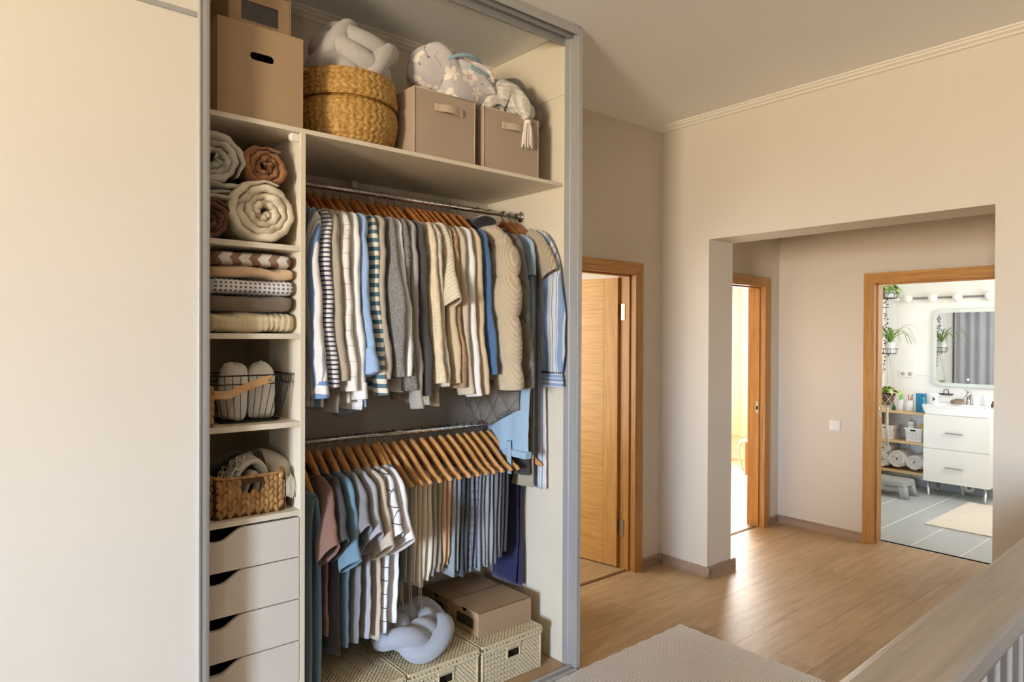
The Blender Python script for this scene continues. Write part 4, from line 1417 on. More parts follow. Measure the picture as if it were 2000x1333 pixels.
def garment(name, label, cat, low, sx, mat, sl, cuff, hem, collar, seed, T=.022, dx=-.028, b=(.078, .066, .056), a=(.018, .024, .02), wH=.235, fold=.006, kf=34, group=None, cy=-.288, cuffpart=None, rz=None, hemcurve=0., puffs=0, rim=None, wr=.0035, elbow=0., wA=.232):
    z = ROD_L if low else ROD_U
    hx = sx - dx
    rot = R(-2.5) if rz is None else rz
    g = thing(name, label, cat, (hx, RY, z), rot, group)
    torso(MB(), hem, T, seed=seed, wH=wH, wA=wA, fold=fold, kf=kf, hemcurve=hemcurve).build('torso', mat, g) if False else None
    m = MB(); torso(m, hem, T, seed=seed, wH=wH, wA=wA, fold=fold, kf=kf, hemcurve=hemcurve); m.build('torso', mat, g)
    rs = np.random.RandomState(seed + 50)
    if sl == 'long':
        for s in (-1, 1):
            d = dx if s < 0 else dx * .2
            cz = cuff if s < 0 else cuff + .04
            zm = lerp(-.25, cz, .5)
            e = elbow if s < 0 else 0
            q = 1 if s < 0 else 0
            pts = [(.004, s * .150, -.142), (-.006 * q, s * .205, -.190), ((d - .012 * q) * .8, s * .238, -.30), (d, s * (.256 + e), zm), (d + .010 * q, s * (lerp(.256, abs(cy), .6) + e * .25), lerp(zm, cz, .55)), (d + .016 * q, s * abs(cy), cz)]
            m = MB()
            B_ = (.022, b[0] * .62, b[0] * .98, b[1], lerp(b[1], b[2], .6), b[2])
            A_ = (.010, a[0], a[1], a[1], a[1], a[2])
            sleeve(m, pts, A_, B_, seed + s, wr, puffs)
            so = m.build('sleeve', mat, g)
            if cuffpart is not None and s < 0:
                m = MB()
                L = .058
                sleeve(m, [(d + .014, s * (abs(cy) - .006), cz + L), (d + .015, s * (abs(cy) - .003), cz + L * .5), (d + .016, s * abs(cy), cz - .004)], (a[2] * 1.12,) * 3, (b[2] * 1.06,) * 3, seed, .001)
                m.build('cuff', cuffpart, so)
    elif sl == 'narrow':
        for s in (-1, 1):
            d = dx if s < 0 else 0
            m = MB(); sleeve(m, [(.004, s * .135, -.138), (.002, s * .195, -.186), (d * .6, s * .226, -.25), (d, s * .236, cuff)], (.008, .014, .017, .018), (.022, .045, .052, .05), seed + s, .003, cap=False)
            m.build('sleeve', mat, g, solid=.003)
    elif sl in ('short', 'wide'):
        for s in (-1, 1):
            d = dx if s < 0 else dx * .2
            k = cuff
            pts = [(.004, s * .135, -.138), (.004, s * .200, -.190), (d * .4, s * .242, lerp(-.2, k, .38)), (d * .9, s * .284, lerp(-.2, k, .75)), (d, s * .312, k + .01)]
            m = MB(); sleeve(m, pts, (.008, .016, .020, .024, .026), (.022, .056, .086, .098, .104) if sl == 'short' else (.08, .1, .11, .115, .115), seed + s, wr * .8, cap=False)
            m.build('sleeve', mat, g, solid=.003)
            if rim is not None and s < 0:
                pass
    if collar == 'shirt': shirt_collar(mat, g)
    elif collar == 'big': shirt_collar(mat, g, 1.25)
    elif collar == 'crew': ring_collar(mat, g)
    elif collar == 'high': ring_collar(mat, g, .10, .009, -.098, 2.4)
    return g


c1 = srgb
BW = [(0, srgb(112, 142, 184)), (.42, srgb(226, 224, 222)), (.55, srgb(150, 150, 158)), (.62, srgb(226, 224, 222))]
M['bw_vert'] = stripes('blue_white_wide_stripe', 'y', BW, .075)
M['navy_thin'] = stripes('navy_thin_stripe', 'z', [(0, srgb(58, 64, 92)), (.36, srgb(224, 220, 216))], .0175, wob=.003)
M['taupe_sh'] = fabric('taupe_linen', srgb(164, 154, 138), .06)
M['check_w'] = checks('white_windowpane', srgb(230, 226, 218), srgb(160, 156, 150), .066, .0585, .0022)
M['white_sh'] = fabric('white_poplin', srgb(232, 230, 228), .03)
M['oxford'] = fabric('blue_oxford', srgb(146, 174, 208), .05)
M['teal'] = stripes('teal_stripe', 'z', [(0, srgb(82, 116, 132)), (.48, srgb(230, 224, 208))], .036, wob=.004)
M['sand'] = fabric('sand_linen', srgb(172, 162, 146), .05)
M['g_heather'] = fabric('grey_heather_wool', srgb(130, 128, 126), .06, heather=.42, scale=150)
M['g_marl'] = fabric('grey_marl_knit', srgb(128, 124, 120), .08, heather=.6, scale=110)
M['g_light'] = fabric('light_grey_knit', srgb(164, 162, 156), .06, heather=.12)
M['charcoal'] = fabric('charcoal_knit', srgb(72, 70, 70), .08, heather=.12)
M['diamond'] = knit('cream_diamond_knit', srgb(232, 216, 182), 420, 380, depth=.55, diamond=38)
M['creamrib'] = knit('cream_rib_knit', srgb(226, 216, 190), 60, 330, rot=.55, depth=.8)
M['creamcable'] = knit('ivory_cable_knit', srgb(220, 212, 194), 190, 170, depth=.8)
M['beigesw'] = fabric('beige_jersey', srgb(202, 184, 152), .05)
M['tanknit'] = knit('tan_chunky_knit', srgb(186, 152, 112), 260, 230, depth=1.)
M['ltbeige'] = fabric('light_beige_knit', srgb(200, 188, 166), .05, heather=.08)
M['whitekn'] = fabric('white_fine_knit', srgb(230, 228, 226), .03, heather=.05)
M['denim'] = fabric('blue_denim', srgb(74, 108, 150), .08, heather=.08)
M['corduroy'] = knit('beige_corduroy', srgb(206, 190, 162), 520, 4, rot=.5, depth=.45)
M['blackfleece'] = fabric('black_fleece', srgb(34, 33, 34), .1)
M['quiltgrey'] = NT('grey_quilted_nylon'); _t = M['quiltgrey']; s = _t.xyz()
d1 = _t.math('ABSOLUTE', _t.math('SINE', _t.math('MULTIPLY', _t.math('ADD', s[1], _t.math('MULTIPLY', s[2], .8)), 26.0)))
d2 = _t.math('ABSOLUTE', _t.math('SINE', _t.math('MULTIPLY', _t.math('SUBTRACT', s[1], _t.math('MULTIPLY', s[2], .8)), 26.0)))
h_ = _t.math('POWER', _t.math('MINIMUM', d1, d2), .5)
_t.bump(_t.math('ADD', h_, _t.math('MULTIPLY', _t.noise(30, 3), .5)), .8, .012)
M['quiltgrey'] = _t.out(_t.mix(_t.noise(8, 3), srgb(112, 108, 102), srgb(132, 128, 122)), .6, .35)
M['ltdenim'] = fabric('light_denim', srgb(158, 186, 208), .06)
M['darkdress'] = fabric('dark_grey_jersey', srgb(62, 60, 62), .08)
M['ribdress'] = knit('beige_rib_knit', srgb(198, 180, 150), 420, 2, depth=.9)
MX = [(0, srgb(136, 164, 204)), (.30, srgb(222, 222, 222)), (.36, srgb(150, 170, 200)), (.42, srgb(224, 222, 220)), (.62, srgb(126, 152, 192)), (.68, srgb(222, 222, 222)), (.8, srgb(160, 178, 206)), (.84, srgb(222, 222, 222))]
M['maxi'] = stripes('blue_white_narrow_stripe', 'y', MX, .088, wob=.006)
M['bluesh'] = fabric('pale_blue_cotton', srgb(176, 186, 202), .04)

UP = 'clothes on the upper rod'
LO = 'clothes on the lower rod'
U = [
 ('shirt', 'wide blue and white striped shirt, hanging next to the divider', 1.071, 'bw_vert', 'long', -.856, -.90, 'shirt', dict(cuffpart='cufbw', b=(.072, .062, .060), seed=1)),
 ('striped_top', 'white long-sleeved top with thin navy cross stripes', 1.116, 'navy_thin', 'long', -.822, -.83, 'crew', dict(seed=2, b=(.07, .06, .05))),
 ('shirt', 'taupe linen shirt between the navy striped top and the white check shirt', 1.150, 'taupe_sh', 'long', -.80, -.925, 'shirt', dict(seed=3, dx=-.02)),
 ('shirt', 'white shirt with fine grey windowpane check', 1.190, 'check_w', 'long', -.835, -.89, 'shirt', dict(seed=4, b=(.08, .07, .06), cuffpart='check_w')),
 ('shirt', 'plain white shirt with collar, beside the check shirt', 1.232, 'white_sh', 'long', -.868, -.92, 'shirt', dict(seed=5, cuffpart='white_sh')),
 ('shirt', 'light blue shirt with one rolled-up cuff', 1.265, 'oxford', 'long', -.745, -.94, 'big', dict(seed=6, b=(.08, .072, .068), hemcurve=.03)),
 ('striped_top', 'cream long-sleeved top with bold teal cross stripes', 1.322, 'teal', 'long', -.862, -.85, 'crew', dict(seed=7, b=(.07, .060, .052), dx=-.022)),
 ('shirt', 'sand linen shirt between the teal striped top and the grey sweater', 1.340, 'sand', 'long', -.80, -.85, 'shirt', dict(seed=8, dx=-.035)),
 ('sweater', 'grey heather sweater with a bent sleeve', 1.395, 'g_heather', 'long', -.79, -.80, 'crew', dict(seed=9, b=(.085, .095, .06), a=(.02, .026, .02), elbow=.035, dx=-.03)),
 ('tee_shirt', 'white long-sleeved tee behind the grey heather sweater', 1.432, 'white_sh', 'long', -.79, -.86, 'crew', dict(seed=10, b=(.07, .08, .065), elbow=.02)),
 ('sweater', 'grey speckled marl sweater behind the white tee', 1.458, 'g_marl', 'long', -.85, -.82, 'crew', dict(seed=11)),
 ('sweater', 'light grey knitted sweater with long sleeves beside the charcoal one', 1.494, 'g_light', 'long', -.925, -.86, 'crew', dict(seed=12, b=(.075, .062, .05))),
 ('sweater', 'charcoal knitted sweater with long sleeves', 1.535, 'charcoal', 'long', -.875, -.84, 'crew', dict(seed=13, dx=-.02)),
 ('sweater', 'cream sweater with raised diamond pattern on the sleeve', 1.588, 'diamond', 'long', -.825, -.80, 'crew', dict(seed=14, b=(.080, .082, .072), a=(.02, .026, .022))),
 ('cardigan', 'ivory cable-knit cardigan behind the diamond sweater', 1.618, 'creamcable', 'long', -.84, -.93, 'crew', dict(seed=15, dx=-.022)),
 ('sweater', 'cream ribbed sweater with short wide sleeve', 1.648, 'creamrib', 'short', -.515, -.84, 'crew', dict(seed=16, dx=-.03)),
 ('sweatshirt', 'beige jersey sweatshirt between the cream ribbed and tan sweaters', 1.680, 'beigesw', 'long', -.83, -.84, 'crew', dict(seed=17, dx=-.02)),
 ('sweater', 'tan chunky-knit sweater with long sleeves', 1.708, 'tanknit', 'long', -.85, -.80, 'crew', dict(seed=18, b=(.075, .064, .056), dx=-.022)),
 ('sweater', 'light beige fine sweater beside the tan chunky one', 1.742, 'ltbeige', 'long', -.88, -.86, 'shirt', dict(seed=19, dx=-.025)),
 ('sweater', 'white fine-knit sweater with long sleeves', 1.784, 'whitekn', 'long', -.89, -.86, 'crew', dict(seed=20, b=(.078, .072, .062))),
 ('sweatshirt', 'beige sweatshirt with a flat collar, beside the blue denim shirt', 1.828, 'beigesw', 'long', -.885, -.86, 'big', dict(seed=21, b=(.08, .07, .058))),
 ('shirt', 'dark blue denim shirt pressed against the corduroy jacket', 1.878, 'denim', 'long', -.80, -.82, 'shirt', dict(seed=22, b=(.075, .068, .058), dx=-.03)),
]
M['cufbw'] = stripes('blue_white_cuff', 'z', [(0, srgb(226, 224, 222)), (.3, srgb(112, 142, 184)), (.75, srgb(226, 224, 222))], .058, phase=.2)
for i, (nm, lb, sx, mt, sl, cf, hm, col, kw) in enumerate(U):
    kw = dict(kw)
    if 'cuffpart' in kw: kw['cuffpart'] = M[kw['cuffpart']]
    cat = {'striped_top': 'top', 'tee_shirt': 'tee shirt'}.get(nm, nm)
    g = garment(nm, lb, cat, 0, sx, M[mt], sl, cf, hm, col, group=UP, **kw)
    short = lb.split(',')[0].split(' with ')[0].split(' between ')[0].split(' beside ')[0].split(' behind ')[0].split(' pressed ')[0]
    place_hanger(0, g.location.x, g.rotation_euler.z, 'wooden hanger carrying the ' + short)
    if 'rolled-up' in lb:
        m = MB(); sleeve(m, [(-.018, -.278, -.680), (-.016, -.288, -.730), (-.014, -.302, -.780)], (.026, .030, .031), (.070, .074, .070), 3, .003)
        m.build('rolled_cuff', M['oxford'], g)

# corduroy puffer jacket
def puffer():
    g = thing('puffer_jacket', 'beige corduroy puffer jacket with a black-lined collar', 'jacket', (2.022, RY, ROD_U), R(-3), UP)
    m = MB(); torso(m, -.83, .058, seed=31, wH=.26, wA=.255, fold=.006, kf=16)
    V = np.array(m.v); q = np.abs(np.sin((V[:, 2] + .20) * math.pi / .16)) ** .5
    V[:, 0] *= (.82 + .18 * q); m.v = [tuple(p) for p in V]
    m.build('torso', M['corduroy'], g)
    for s in (-1, 1):
        d = -.050 if s < 0 else -.01
        pts = [(.0, s * .135, -.155), (-.010, s * .215, -.225), (d * .7, s * .262, -.34), (d, s * .285, -.50), (d + .010, s * .300, -.68), (d + .022, s * .300, -.865)]
        m = MB(); sleeve(m, pts, (.03, .062, .072, .068, .062, .054), (.045, .088, .118, .110, .102, .090), 33 + s, .0035, puffs=4.6, seg=28, n=16, pamp=.34)
        so = m.build('sleeve', M['corduroy'], g)
        if s > 0:
            continue
        m = MB(); m.tube([(d + .022, -.300, -.858), (d + .022, -.300, -.874)], .036, 20, rb=.066, up=(1, 0, 0)); m.build('cuff_lining', M['blackfleece'], so)
    # second cuff seen behind the first, with black lining
    m = MB(); sleeve(m, [(-.075, -.10, -.58), (-.085, -.11, -.70), (-.088, -.115, -.80)], (.03, .036, .032), (.07, .075, .068), 36, .004, puffs=2, seg=20); so = m.build('sleeve', M['corduroy'], g)
    MB().tube([(-.088, -.115, -.79), (-.088, -.116, -.815)], .028, 18, rb=.06, up=(1, 0, 0)).build('cuff_lining', M['blackfleece'], so)
    m = MB(); th = np.linspace(0, 2 * math.pi, 40, endpoint=False)
    rows = []
    for rx, ry, z in ((.055, .13, -.185), (.058, .145, -.140), (.052, .14, -.085), (.044, .125, -.052), (.036, .115, -.054), (.028, .10, -.10), (.02, .09, -.16)):
        rows.append([(rx * math.sin(a), ry * math.cos(a) - .02, z + .020 * math.cos(a)) for a in th])
    mm = MB(); mm.grid(rows[:4], cv=True); mm.build('collar', M['corduroy'], g)
    mm = MB(); mm.grid(rows[3:], cv=True, capu=True); mm.build('collar_lining', M['blackfleece'], g)
    m = MB(); m.grid(blob(-.022, -.045, -.078, .052, .115, .034, 9, .003, 40, 2.6), cv=True, capu=True); m.build('collar_lining', M['blackfleece'], g)
    m = MB(); m.tube(catmull([(-.03, -.14, -.085), (-.02, -.08, -.045), (-.005, .0, -.040), (.0, .09, -.055)], 6), .007, 8); m.build('collar_edge', M['corduroy'], g)
    m = MB(); m.grid(blob(-.030, -.155, -.155, .055, .085, .055, 5, .004, 40, 2.4), cv=True, capu=True); m.build('hood_roll', M['corduroy'], g)
    return g


g = puffer(); place_hanger(0, g.location.x, g.rotation_euler.z, 'wooden hanger carrying the corduroy puffer jacket')
g = garment('quilted_coat', 'long grey quilted coat with rounded hem hanging below the other clothes', 'coat', 0, 2.088, M['quiltgrey'], 'long', -.87, -1.025, 'high', 41, T=.030, dx=-.012, b=(.085, .078, .07), a=(.022, .03, .028), wH=.228, fold=.004, group=UP, hemcurve=.045)
place_hanger(0, g.location.x, g.rotation_euler.z, 'wooden hanger carrying the grey quilted coat')
g = garment('denim_dress', 'light blue denim dress with short sleeve and tie belt', 'dress', 0, 2.165, M['ltdenim'], 'narrow', -.335, -1.20, 'shirt', 42, T=.020, dx=-.02, wH=.160, fold=.005, group=UP, b=(.06, .06, .05))
for o in g.children:
    if o.name.startswith('torso'):
        for v_ in o.data.vertices:
            k_ = min(1, max(0, (-.25 - v_.co.z) / .95)); v_.co.x -= .062 * k_; v_.co.y -= .13 * k_
m = MB(); strip(m, catmull([(-.085, -.17, -1.13), (-.09, -.18, -1.22), (-.085, -.175, -1.29)], 5), (0, 1, 0), .034, .004); m.build('tie_belt', M['ltdenim'], g)
box('hem_band', M['ltdenim'], -.084, -.040, -.295, .03, -1.206, -1.172, g, .006)
place_hanger(0, g.location.x, g.rotation_euler.z, 'wooden hanger carrying the light denim dress')
g = garment('dark_dress', 'narrow dark grey dress between the denim and ribbed dresses', 'dress', 0, 2.176, M['darkdress'], 'none', 0, -1.31, 'none', 43, T=.012, dx=-.015, wH=.20, wA=.18, fold=.004, group=UP)
place_hanger(0, g.location.x, g.rotation_euler.z, 'wooden hanger carrying the narrow dark dress')
g = garment('ribbed_dress', 'long beige ribbed dress with a short turned-up sleeve', 'dress', 0, 2.222, M['ribdress'], 'none', 0, -1.375, 'shirt', 44, T=.017, dx=-.012, wH=.19, wA=.2, fold=.003, group=UP)
m = MB(); sleeve(m, [(.004, -.13, -.14), (.006, -.20, -.185), (.012, -.255, -.25), (.02, -.292, -.325)], (.012, .024, .028, .028), (.06, .07, .062, .058), 4, .001, cap=False)
so = m.build('sleeve', M['ribdress'], g, solid=.006)
th = np.linspace(0, 2 * math.pi, 24, endpoint=False)
place_hanger(0, g.location.x, g.rotation_euler.z, 'wooden hanger carrying the beige ribbed dress')
g = garment('maxi_dress', 'long blue and white striped dress with lace cuff beside the end panel', 'dress', 0, 2.272, M['maxi'], 'none', 0, -1.385, 'shirt', 45, T=.014, dx=-.004, wH=.23, wA=.215, fold=.006, kf=42, group=UP, rz=0)
m = MB(); sleeve(m, [(.0, -.14, -.14), (.002, -.205, -.19), (.004, -.25, -.32), (.004, -.272, -.52), (.004, -.276, -.70), (.004, -.274, -.80)], (.012, .02, .026, .028, .026, .020), (.06, .072, .08, .088, .085, .066), 6, .003)
so = m.build('sleeve', M['maxi'], g)
M['maxicuff'] = stripes('blue_white_cuff_band', 'z', [(0, srgb(136, 164, 204)), (.35, srgb(222, 222, 222)), (.45, srgb(136, 164, 204)), (.8, srgb(222, 222, 222))], .04)
m = MB(); sleeve(m, [(.004, -.274, -.805), (.003, -.276, -.84), (.002, -.278, -.872)], (.022, .026, .026), (.068, .076, .078), 7, .001); m.build('cuff', M['maxicuff'], so)
m = MB()
for k in range(15):
    a = lerp(-.066, .066, k / 14)
    m.box(-.018, -.0165 + .003, -.274 + a - .0022, -.274 + a + .0022, -.808, -.796) if False else m.lathe([(0, 0), (.003, .003), (.003, .010), (0, .013)], (-.017 * math.cos(a / .07 * 1.2), -.274 + a, -.808), 6)
m.build('lace_trim', M['blackfleece'], so)
place_hanger(0, g.location.x, g.rotation_euler.z, 'wooden hanger carrying the long striped dress by the end panel')
# two empty hanger ends that stick out below the shoulder of the ribbed dress
for x, rz, lb in ((2.196, R(4), 'empty wooden hanger poking out beside the light denim dress sleeve'), (2.246, R(3), 'empty wooden hanger next to the beige ribbed dress')):
    place_hanger(0, x, rz, lb)

# ---------------- lower rod: tee shirts
M['mauve'] = fabric('mauve_brown_jersey', srgb(128, 92, 80), .06)
M['dkgrey'] = fabric('dark_grey_jersey_tee', srgb(66, 66, 68), .08, heather=.12)
M['dusty'] = fabric('dusty_blue_jersey', srgb(104, 136, 156), .06)
M['midgrey'] = fabric('grey_heather_jersey', srgb(134, 134, 136), .05, heather=.16, scale=330)
M['palegrey'] = fabric('pale_grey_jersey', srgb(168, 168, 174), .05, heather=.12, scale=330)
M['beigetee'] = fabric('beige_jersey_tee', srgb(196, 182, 162), .05)
M['grid_bw'] = checks('white_black_grid', srgb(230, 230, 232), srgb(46, 46, 56), .062, .056, .0032, wob=.012)
M['royal'] = fabric('mid_blue_cotton', srgb(74, 108, 164), .06)
M['thinstripe'] = stripes('blue_white_thin_stripe', 'y', [(0, srgb(70, 84, 128)), (.5, srgb(210, 212, 220))], .014)
LWR = [
 ('tee_shirt', 'mauve-brown tee shirt nearest the divider on the lower rod', 1.112, 'mauve', 'short', -.395, -.74, 'crew', dict(seed=61, dx=-.034)),
 ('tee_shirt', 'dark grey tee shirt beside the mauve-brown one', 1.152, 'dkgrey', 'short', -.385, -.83, 'crew', dict(seed=62, dx=-.034)),
 ('tee_shirt', 'dusty blue tee shirt with a wide sleeve', 1.200, 'dusty', 'short', -.455, -.81, 'crew', dict(seed=63, dx=-.034)),
 ('tee_shirt', 'mid-grey heather tee shirt between the dusty blue and pale grey ones', 1.248, 'midgrey', 'short', -.36, -.805, 'crew', dict(seed=64, dx=-.030)),
 ('tee_shirt', 'pale grey tee shirt beside the beige one', 1.296, 'palegrey', 'short', -.385, -.80, 'crew', dict(seed=65, dx=-.030)),
 ('tee_shirt', 'beige tee shirt with short sleeve, before the black grid shirt', 1.345, 'beigetee', 'short', -.43, -.82, 'crew', dict(seed=66, dx=-.026)),
 ('grid_shirt', 'white shirt with a thin black grid pattern on the lower rod', 1.385, 'grid_bw', 'short', -.40, -.80, 'crew', dict(seed=67, dx=-.028)),
 ('tee_shirt', 'white tee shirt beside the dark trousers', 1.434, 'white_sh', 'short', -.425, -.77, 'crew', dict(seed=68, dx=-.022)),
]
for nm, lb, sx, mt, sl, cf, hm, col, kw in LWR:
    g = garment(nm, lb, 'tee shirt' if nm == 'tee_shirt' else 'shirt', 1, sx, M[mt], sl, cf, hm, col, group=LO, rz=R(-3), wH=.20, wA=.21, T=.02, **kw)
    short = lb.split(' on the')[0].split(' beside')[0].split(' nearest')[0].split(' between')[0].split(' with a wide')[0].split(' with short')[0]
    place_hanger(1, g.location.x, g.rotation_euler.z, 'wooden hanger carrying the ' + short)
g = garment('vest_top', 'mid-blue sleeveless top half hidden behind the white tee shirt', 'top', 1, 1.462, M['royal'], 'none', 0, -.70, 'none', 69, T=.012, dx=-.012, wH=.17, wA=.17, fold=.003, group=LO, rz=R(-3))
place_hanger(1, g.location.x, g.rotation_euler.z, 'wooden hanger carrying the mid-blue sleeveless top')


# ---------------- trousers folded over the hanger bars
def trousers(name, label, hx, mat, zl, zr, seed, rz=0., yc=-.035, w=.215, t=.0235, gap=.0135, cuff=None, cat='trousers', strings=False):
    g = thing(name, label, cat, (hx, RY, ROD_L), rz, 'trousers folded over the lower hangers')
    rs = np.random.RandomState(seed)
    zb = -.186
    for k, (s, z) in enumerate(((-1, zl), (1, zr))):
        n = 18
        zz = np.linspace(zb + .007, z, n)
        v = np.linspace(0, 1, n)
        x = s * (.004 + (gap - .004) * sstep(0, .12, v)) + .004 * np.sin(v * 5 + rs.uniform(0, 6)) * v
        y = yc + .006 * np.sin(v * 4 + rs.uniform(0, 6)) * v
        tt = t * (.55 + .45 * sstep(0, .15, v)) * (1 + .1 * np.sin(v * 9 + rs.uniform(0, 6)))
        ww = w * (1 - .12 * v + .03 * np.sin(v * 6 + rs.uniform(0, 6)))
        if cuff: tt = tt * np.where(v > .93, .82, 1); ww = ww * np.where(v > .93, .9, 1)
        tt[-1] *= .6
        m = MB(); strip(m, np.stack([x, y, zz], -1), (0, 1, 0), ww, tt, 12, 2.6)
        V = np.array(m.v)
        V[:, 0] += .0016 * np.sin(90 * V[:, 1] + 12 * V[:, 2] + seed) * sstep(-.2, -.35, V[:, 2])
        m.v = [tuple(p) for p in V]
        m.build('trouser_leg', mat, g)
    m = MB(); th = np.linspace(math.pi, 0, 9)
    strip(m, np.stack([.0065 * np.cos(th), np.full(9, yc), zb + .007 + .008 * np.sin(th)], -1), (0, 1, 0), w * .98, .008, 8, 3)
    m.build('fold_over_bar', mat, g)
    if strings:
        m = MB(); m.tube(catmull([(-.004, yc - .05, min(zl, zr) + .03), (-.004, yc - .052, min(zl, zr) - .05), (0, yc - .055, min(zl, zr) - .12)], 4), .0028, 5)
        m.tube(catmull([(.006, yc - .02, min(zl, zr) + .03), (.005, yc - .022, min(zl, zr) - .04), (.008, yc - .02, min(zl, zr) - .095)], 4), .0028, 5)
        m.build('drawstring', M['beigesw'], g)
    return g


def tc(n, c, **k): return fabric(n, srgb(*c), .07, **k)


TR = [
 (1.503, tc('slate_twill', (70, 78, 84)), -.66, -.63, 'dark slate trousers beside the white tee shirt', 0),
 (1.551, tc('greygreen_linen', (150, 152, 142)), -.64, -.655, 'grey-green linen trousers next to the dark slate pair', 1),
 (1.596, tc('beige_fleece', (208, 194, 170)), -.665, -.68, 'beige sweatpants with drawstring', 1),
 (1.648, tc('cream_fleece', (226, 216, 196)), -.69, -.665, 'cream sweatpants between beige and taupe-grey ones', 1),
 (1.703, tc('taupegrey_twill', (164, 154, 138)), -.65, -.635, 'taupe-grey trousers beside the peach pair', 0),
 (1.754, tc('peach_fleece', (208, 172, 136)), -.64, -.615, 'peach sweatpants between taupe-grey and blue-grey pairs', 0),
 (1.807, tc('bluegrey_jersey', (152, 158, 166), heather=.12), -.675, -.655, 'blue-grey jersey trousers next to the peach pair', 0),
 (1.856, tc('blackdenim', (72, 76, 82), heather=.1), -.685, -.665, 'faded black jeans on the lower rod', 0),
 (1.908, checks('grey_plaid', srgb(128, 132, 144), srgb(92, 96, 112), .03, .04, .006), -.675, -.665, 'grey plaid trousers beside the faded black jeans', 0),
 (1.951, tc('stonedenim', (144, 150, 160), heather=.15), -.68, -.66, 'stone-grey jeans beside the plaid trousers', 0),
 (2.001, tc('greyheather_jog', (156, 160, 168), heather=.18), -.67, -.665, 'grey heather joggers between stone-grey and mouse-grey pairs', 0),
 (2.053, tc('mousegrey', (116, 118, 124), heather=.1), -.665, -.645, 'mouse-grey trousers below the light denim dress', 0),
 (2.098, tc('graphite', (66, 68, 72), heather=.1), -.64, -.62, 'graphite trousers beside the navy skirt', 0),
]
for i, (hx, mt, zl, zr, lb, st) in enumerate(TR):
    g = trousers('trousers', lb, hx, mt, zl, zr, 80 + i, R(2), cuff=(3 <= i <= 5), strings=(i in (1, 2, 3)))
    place_hanger(1, hx, R(2), 'wooden hanger with bar under the ' + lb.split(' beside')[0].split(' next')[0].split(' between')[0].split(' below')[0].split(' on the')[0].split(' with drawstring')[0])
g = trousers('long_cloth', 'dusty blue long scarf hanging to the floor beside the divider', 1.095, M['dusty'], -.95, -1.02, 99, R(-3), yc=-.13, w=.20, t=.03, gap=.018, cat='scarf')
del g['group']
place_hanger(1, 1.095, R(-3), 'wooden hanger with bar under the dusty blue scarf')
M['navyd'] = fabric('navy_satin', srgb(32, 34, 76), .12, rough=.6)
g = trousers('navy_skirt', 'navy blue pleated skirt by the end panel behind the shoe boxes', 2.240, M['navyd'], -.83, -.845, 98, R(4), yc=.02, w=.20, t=.028, gap=.016, cat='skirt')
del g['group']
place_hanger(1, 2.240, R(4), 'wooden hanger with bar under the navy skirt')
m = MB(); strip(m, catmull([(2.02, 2.635, 1.205), (2.032, 2.632, 1.175), (2.05, 2.63, 1.158)], 5), (0, .3, .95), .018, .003)
rt = m.build('red_ribbon', fabric('red_ribbon_cloth', srgb(140, 28, 36), .05)); tag(rt, 'short dark red ribbon end below the quilted coat', 'ribbon')

# ================================================================== BATHROOM
M['lacquer'] = plain('white_lacquer', srgb(240, 238, 230), .25, .5, var=.008)
M['ceramic'] = plain('white_ceramic', srgb(242, 242, 240), .12, .5, var=.005)
M['pine'] = wood('pine_board', srgb(206, 170, 120), srgb(226, 194, 146), 'y', 2, .5)
M['pinez'] = wood('pine_post', srgb(206, 170, 120), srgb(226, 194, 146), 'z', 2, .5)
va = thing('vanity_cabinet', 'white bathroom vanity with two drawers on chrome legs', 'cabinet', (7.84, 2.24, 0))
va.location = (0, 0, 0)
Y0, Y1 = 1.955, 2.525
box('cabinet_body', M['lacquer'], 7.641, 8.045, Y0 + .002, Y1 - .002, .150, .832, va, .002)
for z0, z1, zh in ((.150, .4845, .31), (.4885, .822, .655)):
    d = box('drawer', M['lacquer'], 7.622, 7.640, Y0, Y1, z0, z1, va, .002)
    m = MB(); m.tube(catmull([(7.622, 2.176, zh), (7.602, 2.178, zh), (7.598, 2.19, zh), (7.598, 2.31, zh), (7.602, 2.322, zh), (7.622, 2.324, zh)], 4), .0075, 8)
    m.build('drawer_handle', M['chrome'], d)
for x in (7.67, 7.95):
    for y in (2.49, 2.0):
        MB().lathe([(.014, 0), (.017, .004), (.017, .012), (.0135, .016), (.0135, .1495)], (x, y, 0.0), 16).build('leg', M['chrome'], va)
sk = thing('washbasin', 'white ceramic washbasin on top of the vanity', 'sink', (0, 0, 0))
m = MB()
X0, X1, Ya, Yb = 7.602, 8.05, 1.937, 2.543
out = rrect(X0, X1, Ya, Yb, .03, 0, 6); inn = rrect(X0 + .05, X1 - .15, Ya + .07, Yb - .07, .08, 0, 6)
bot = rrect(X0 + .09, X1 - .19, Ya + .13, Yb - .13, .08, 0, 6); low = rrect(X0 + .022, X1, Ya + .02, Yb - .02, .03, 0, 6)
rows = []
for ring, z in ((low, .8335), (low, .836), (out, .912), (out, .925), (inn, .925), (inn, .918), (bot, .855), (bot * .2 + bot.mean(0) * .8, .850)):
    q = ring.copy(); q[:, 2] = z; rows.append(q)
m.grid(rows, cv=True, capu=True); fixn(m.build('basin', M['ceramic'], sk, .004))
MB().lathe([(0, .002), (.018, .003), (.020, 0), (.0, 0)], (7.78, 2.24, .851), 14).build('drain', M['chrome'], sk)
fc = thing('basin_tap', 'chrome mixer tap on the washbasin', 'tap', (7.955, 2.225, .925))
m = MB(); m.lathe([(.026, 0), (.026, .008), (.021, .014), (.021, .085), (.024, .09), (.024, .118), (.018, .126), (0, .128)], seg=18); m.build('tap_body', M['chrome'], fc)
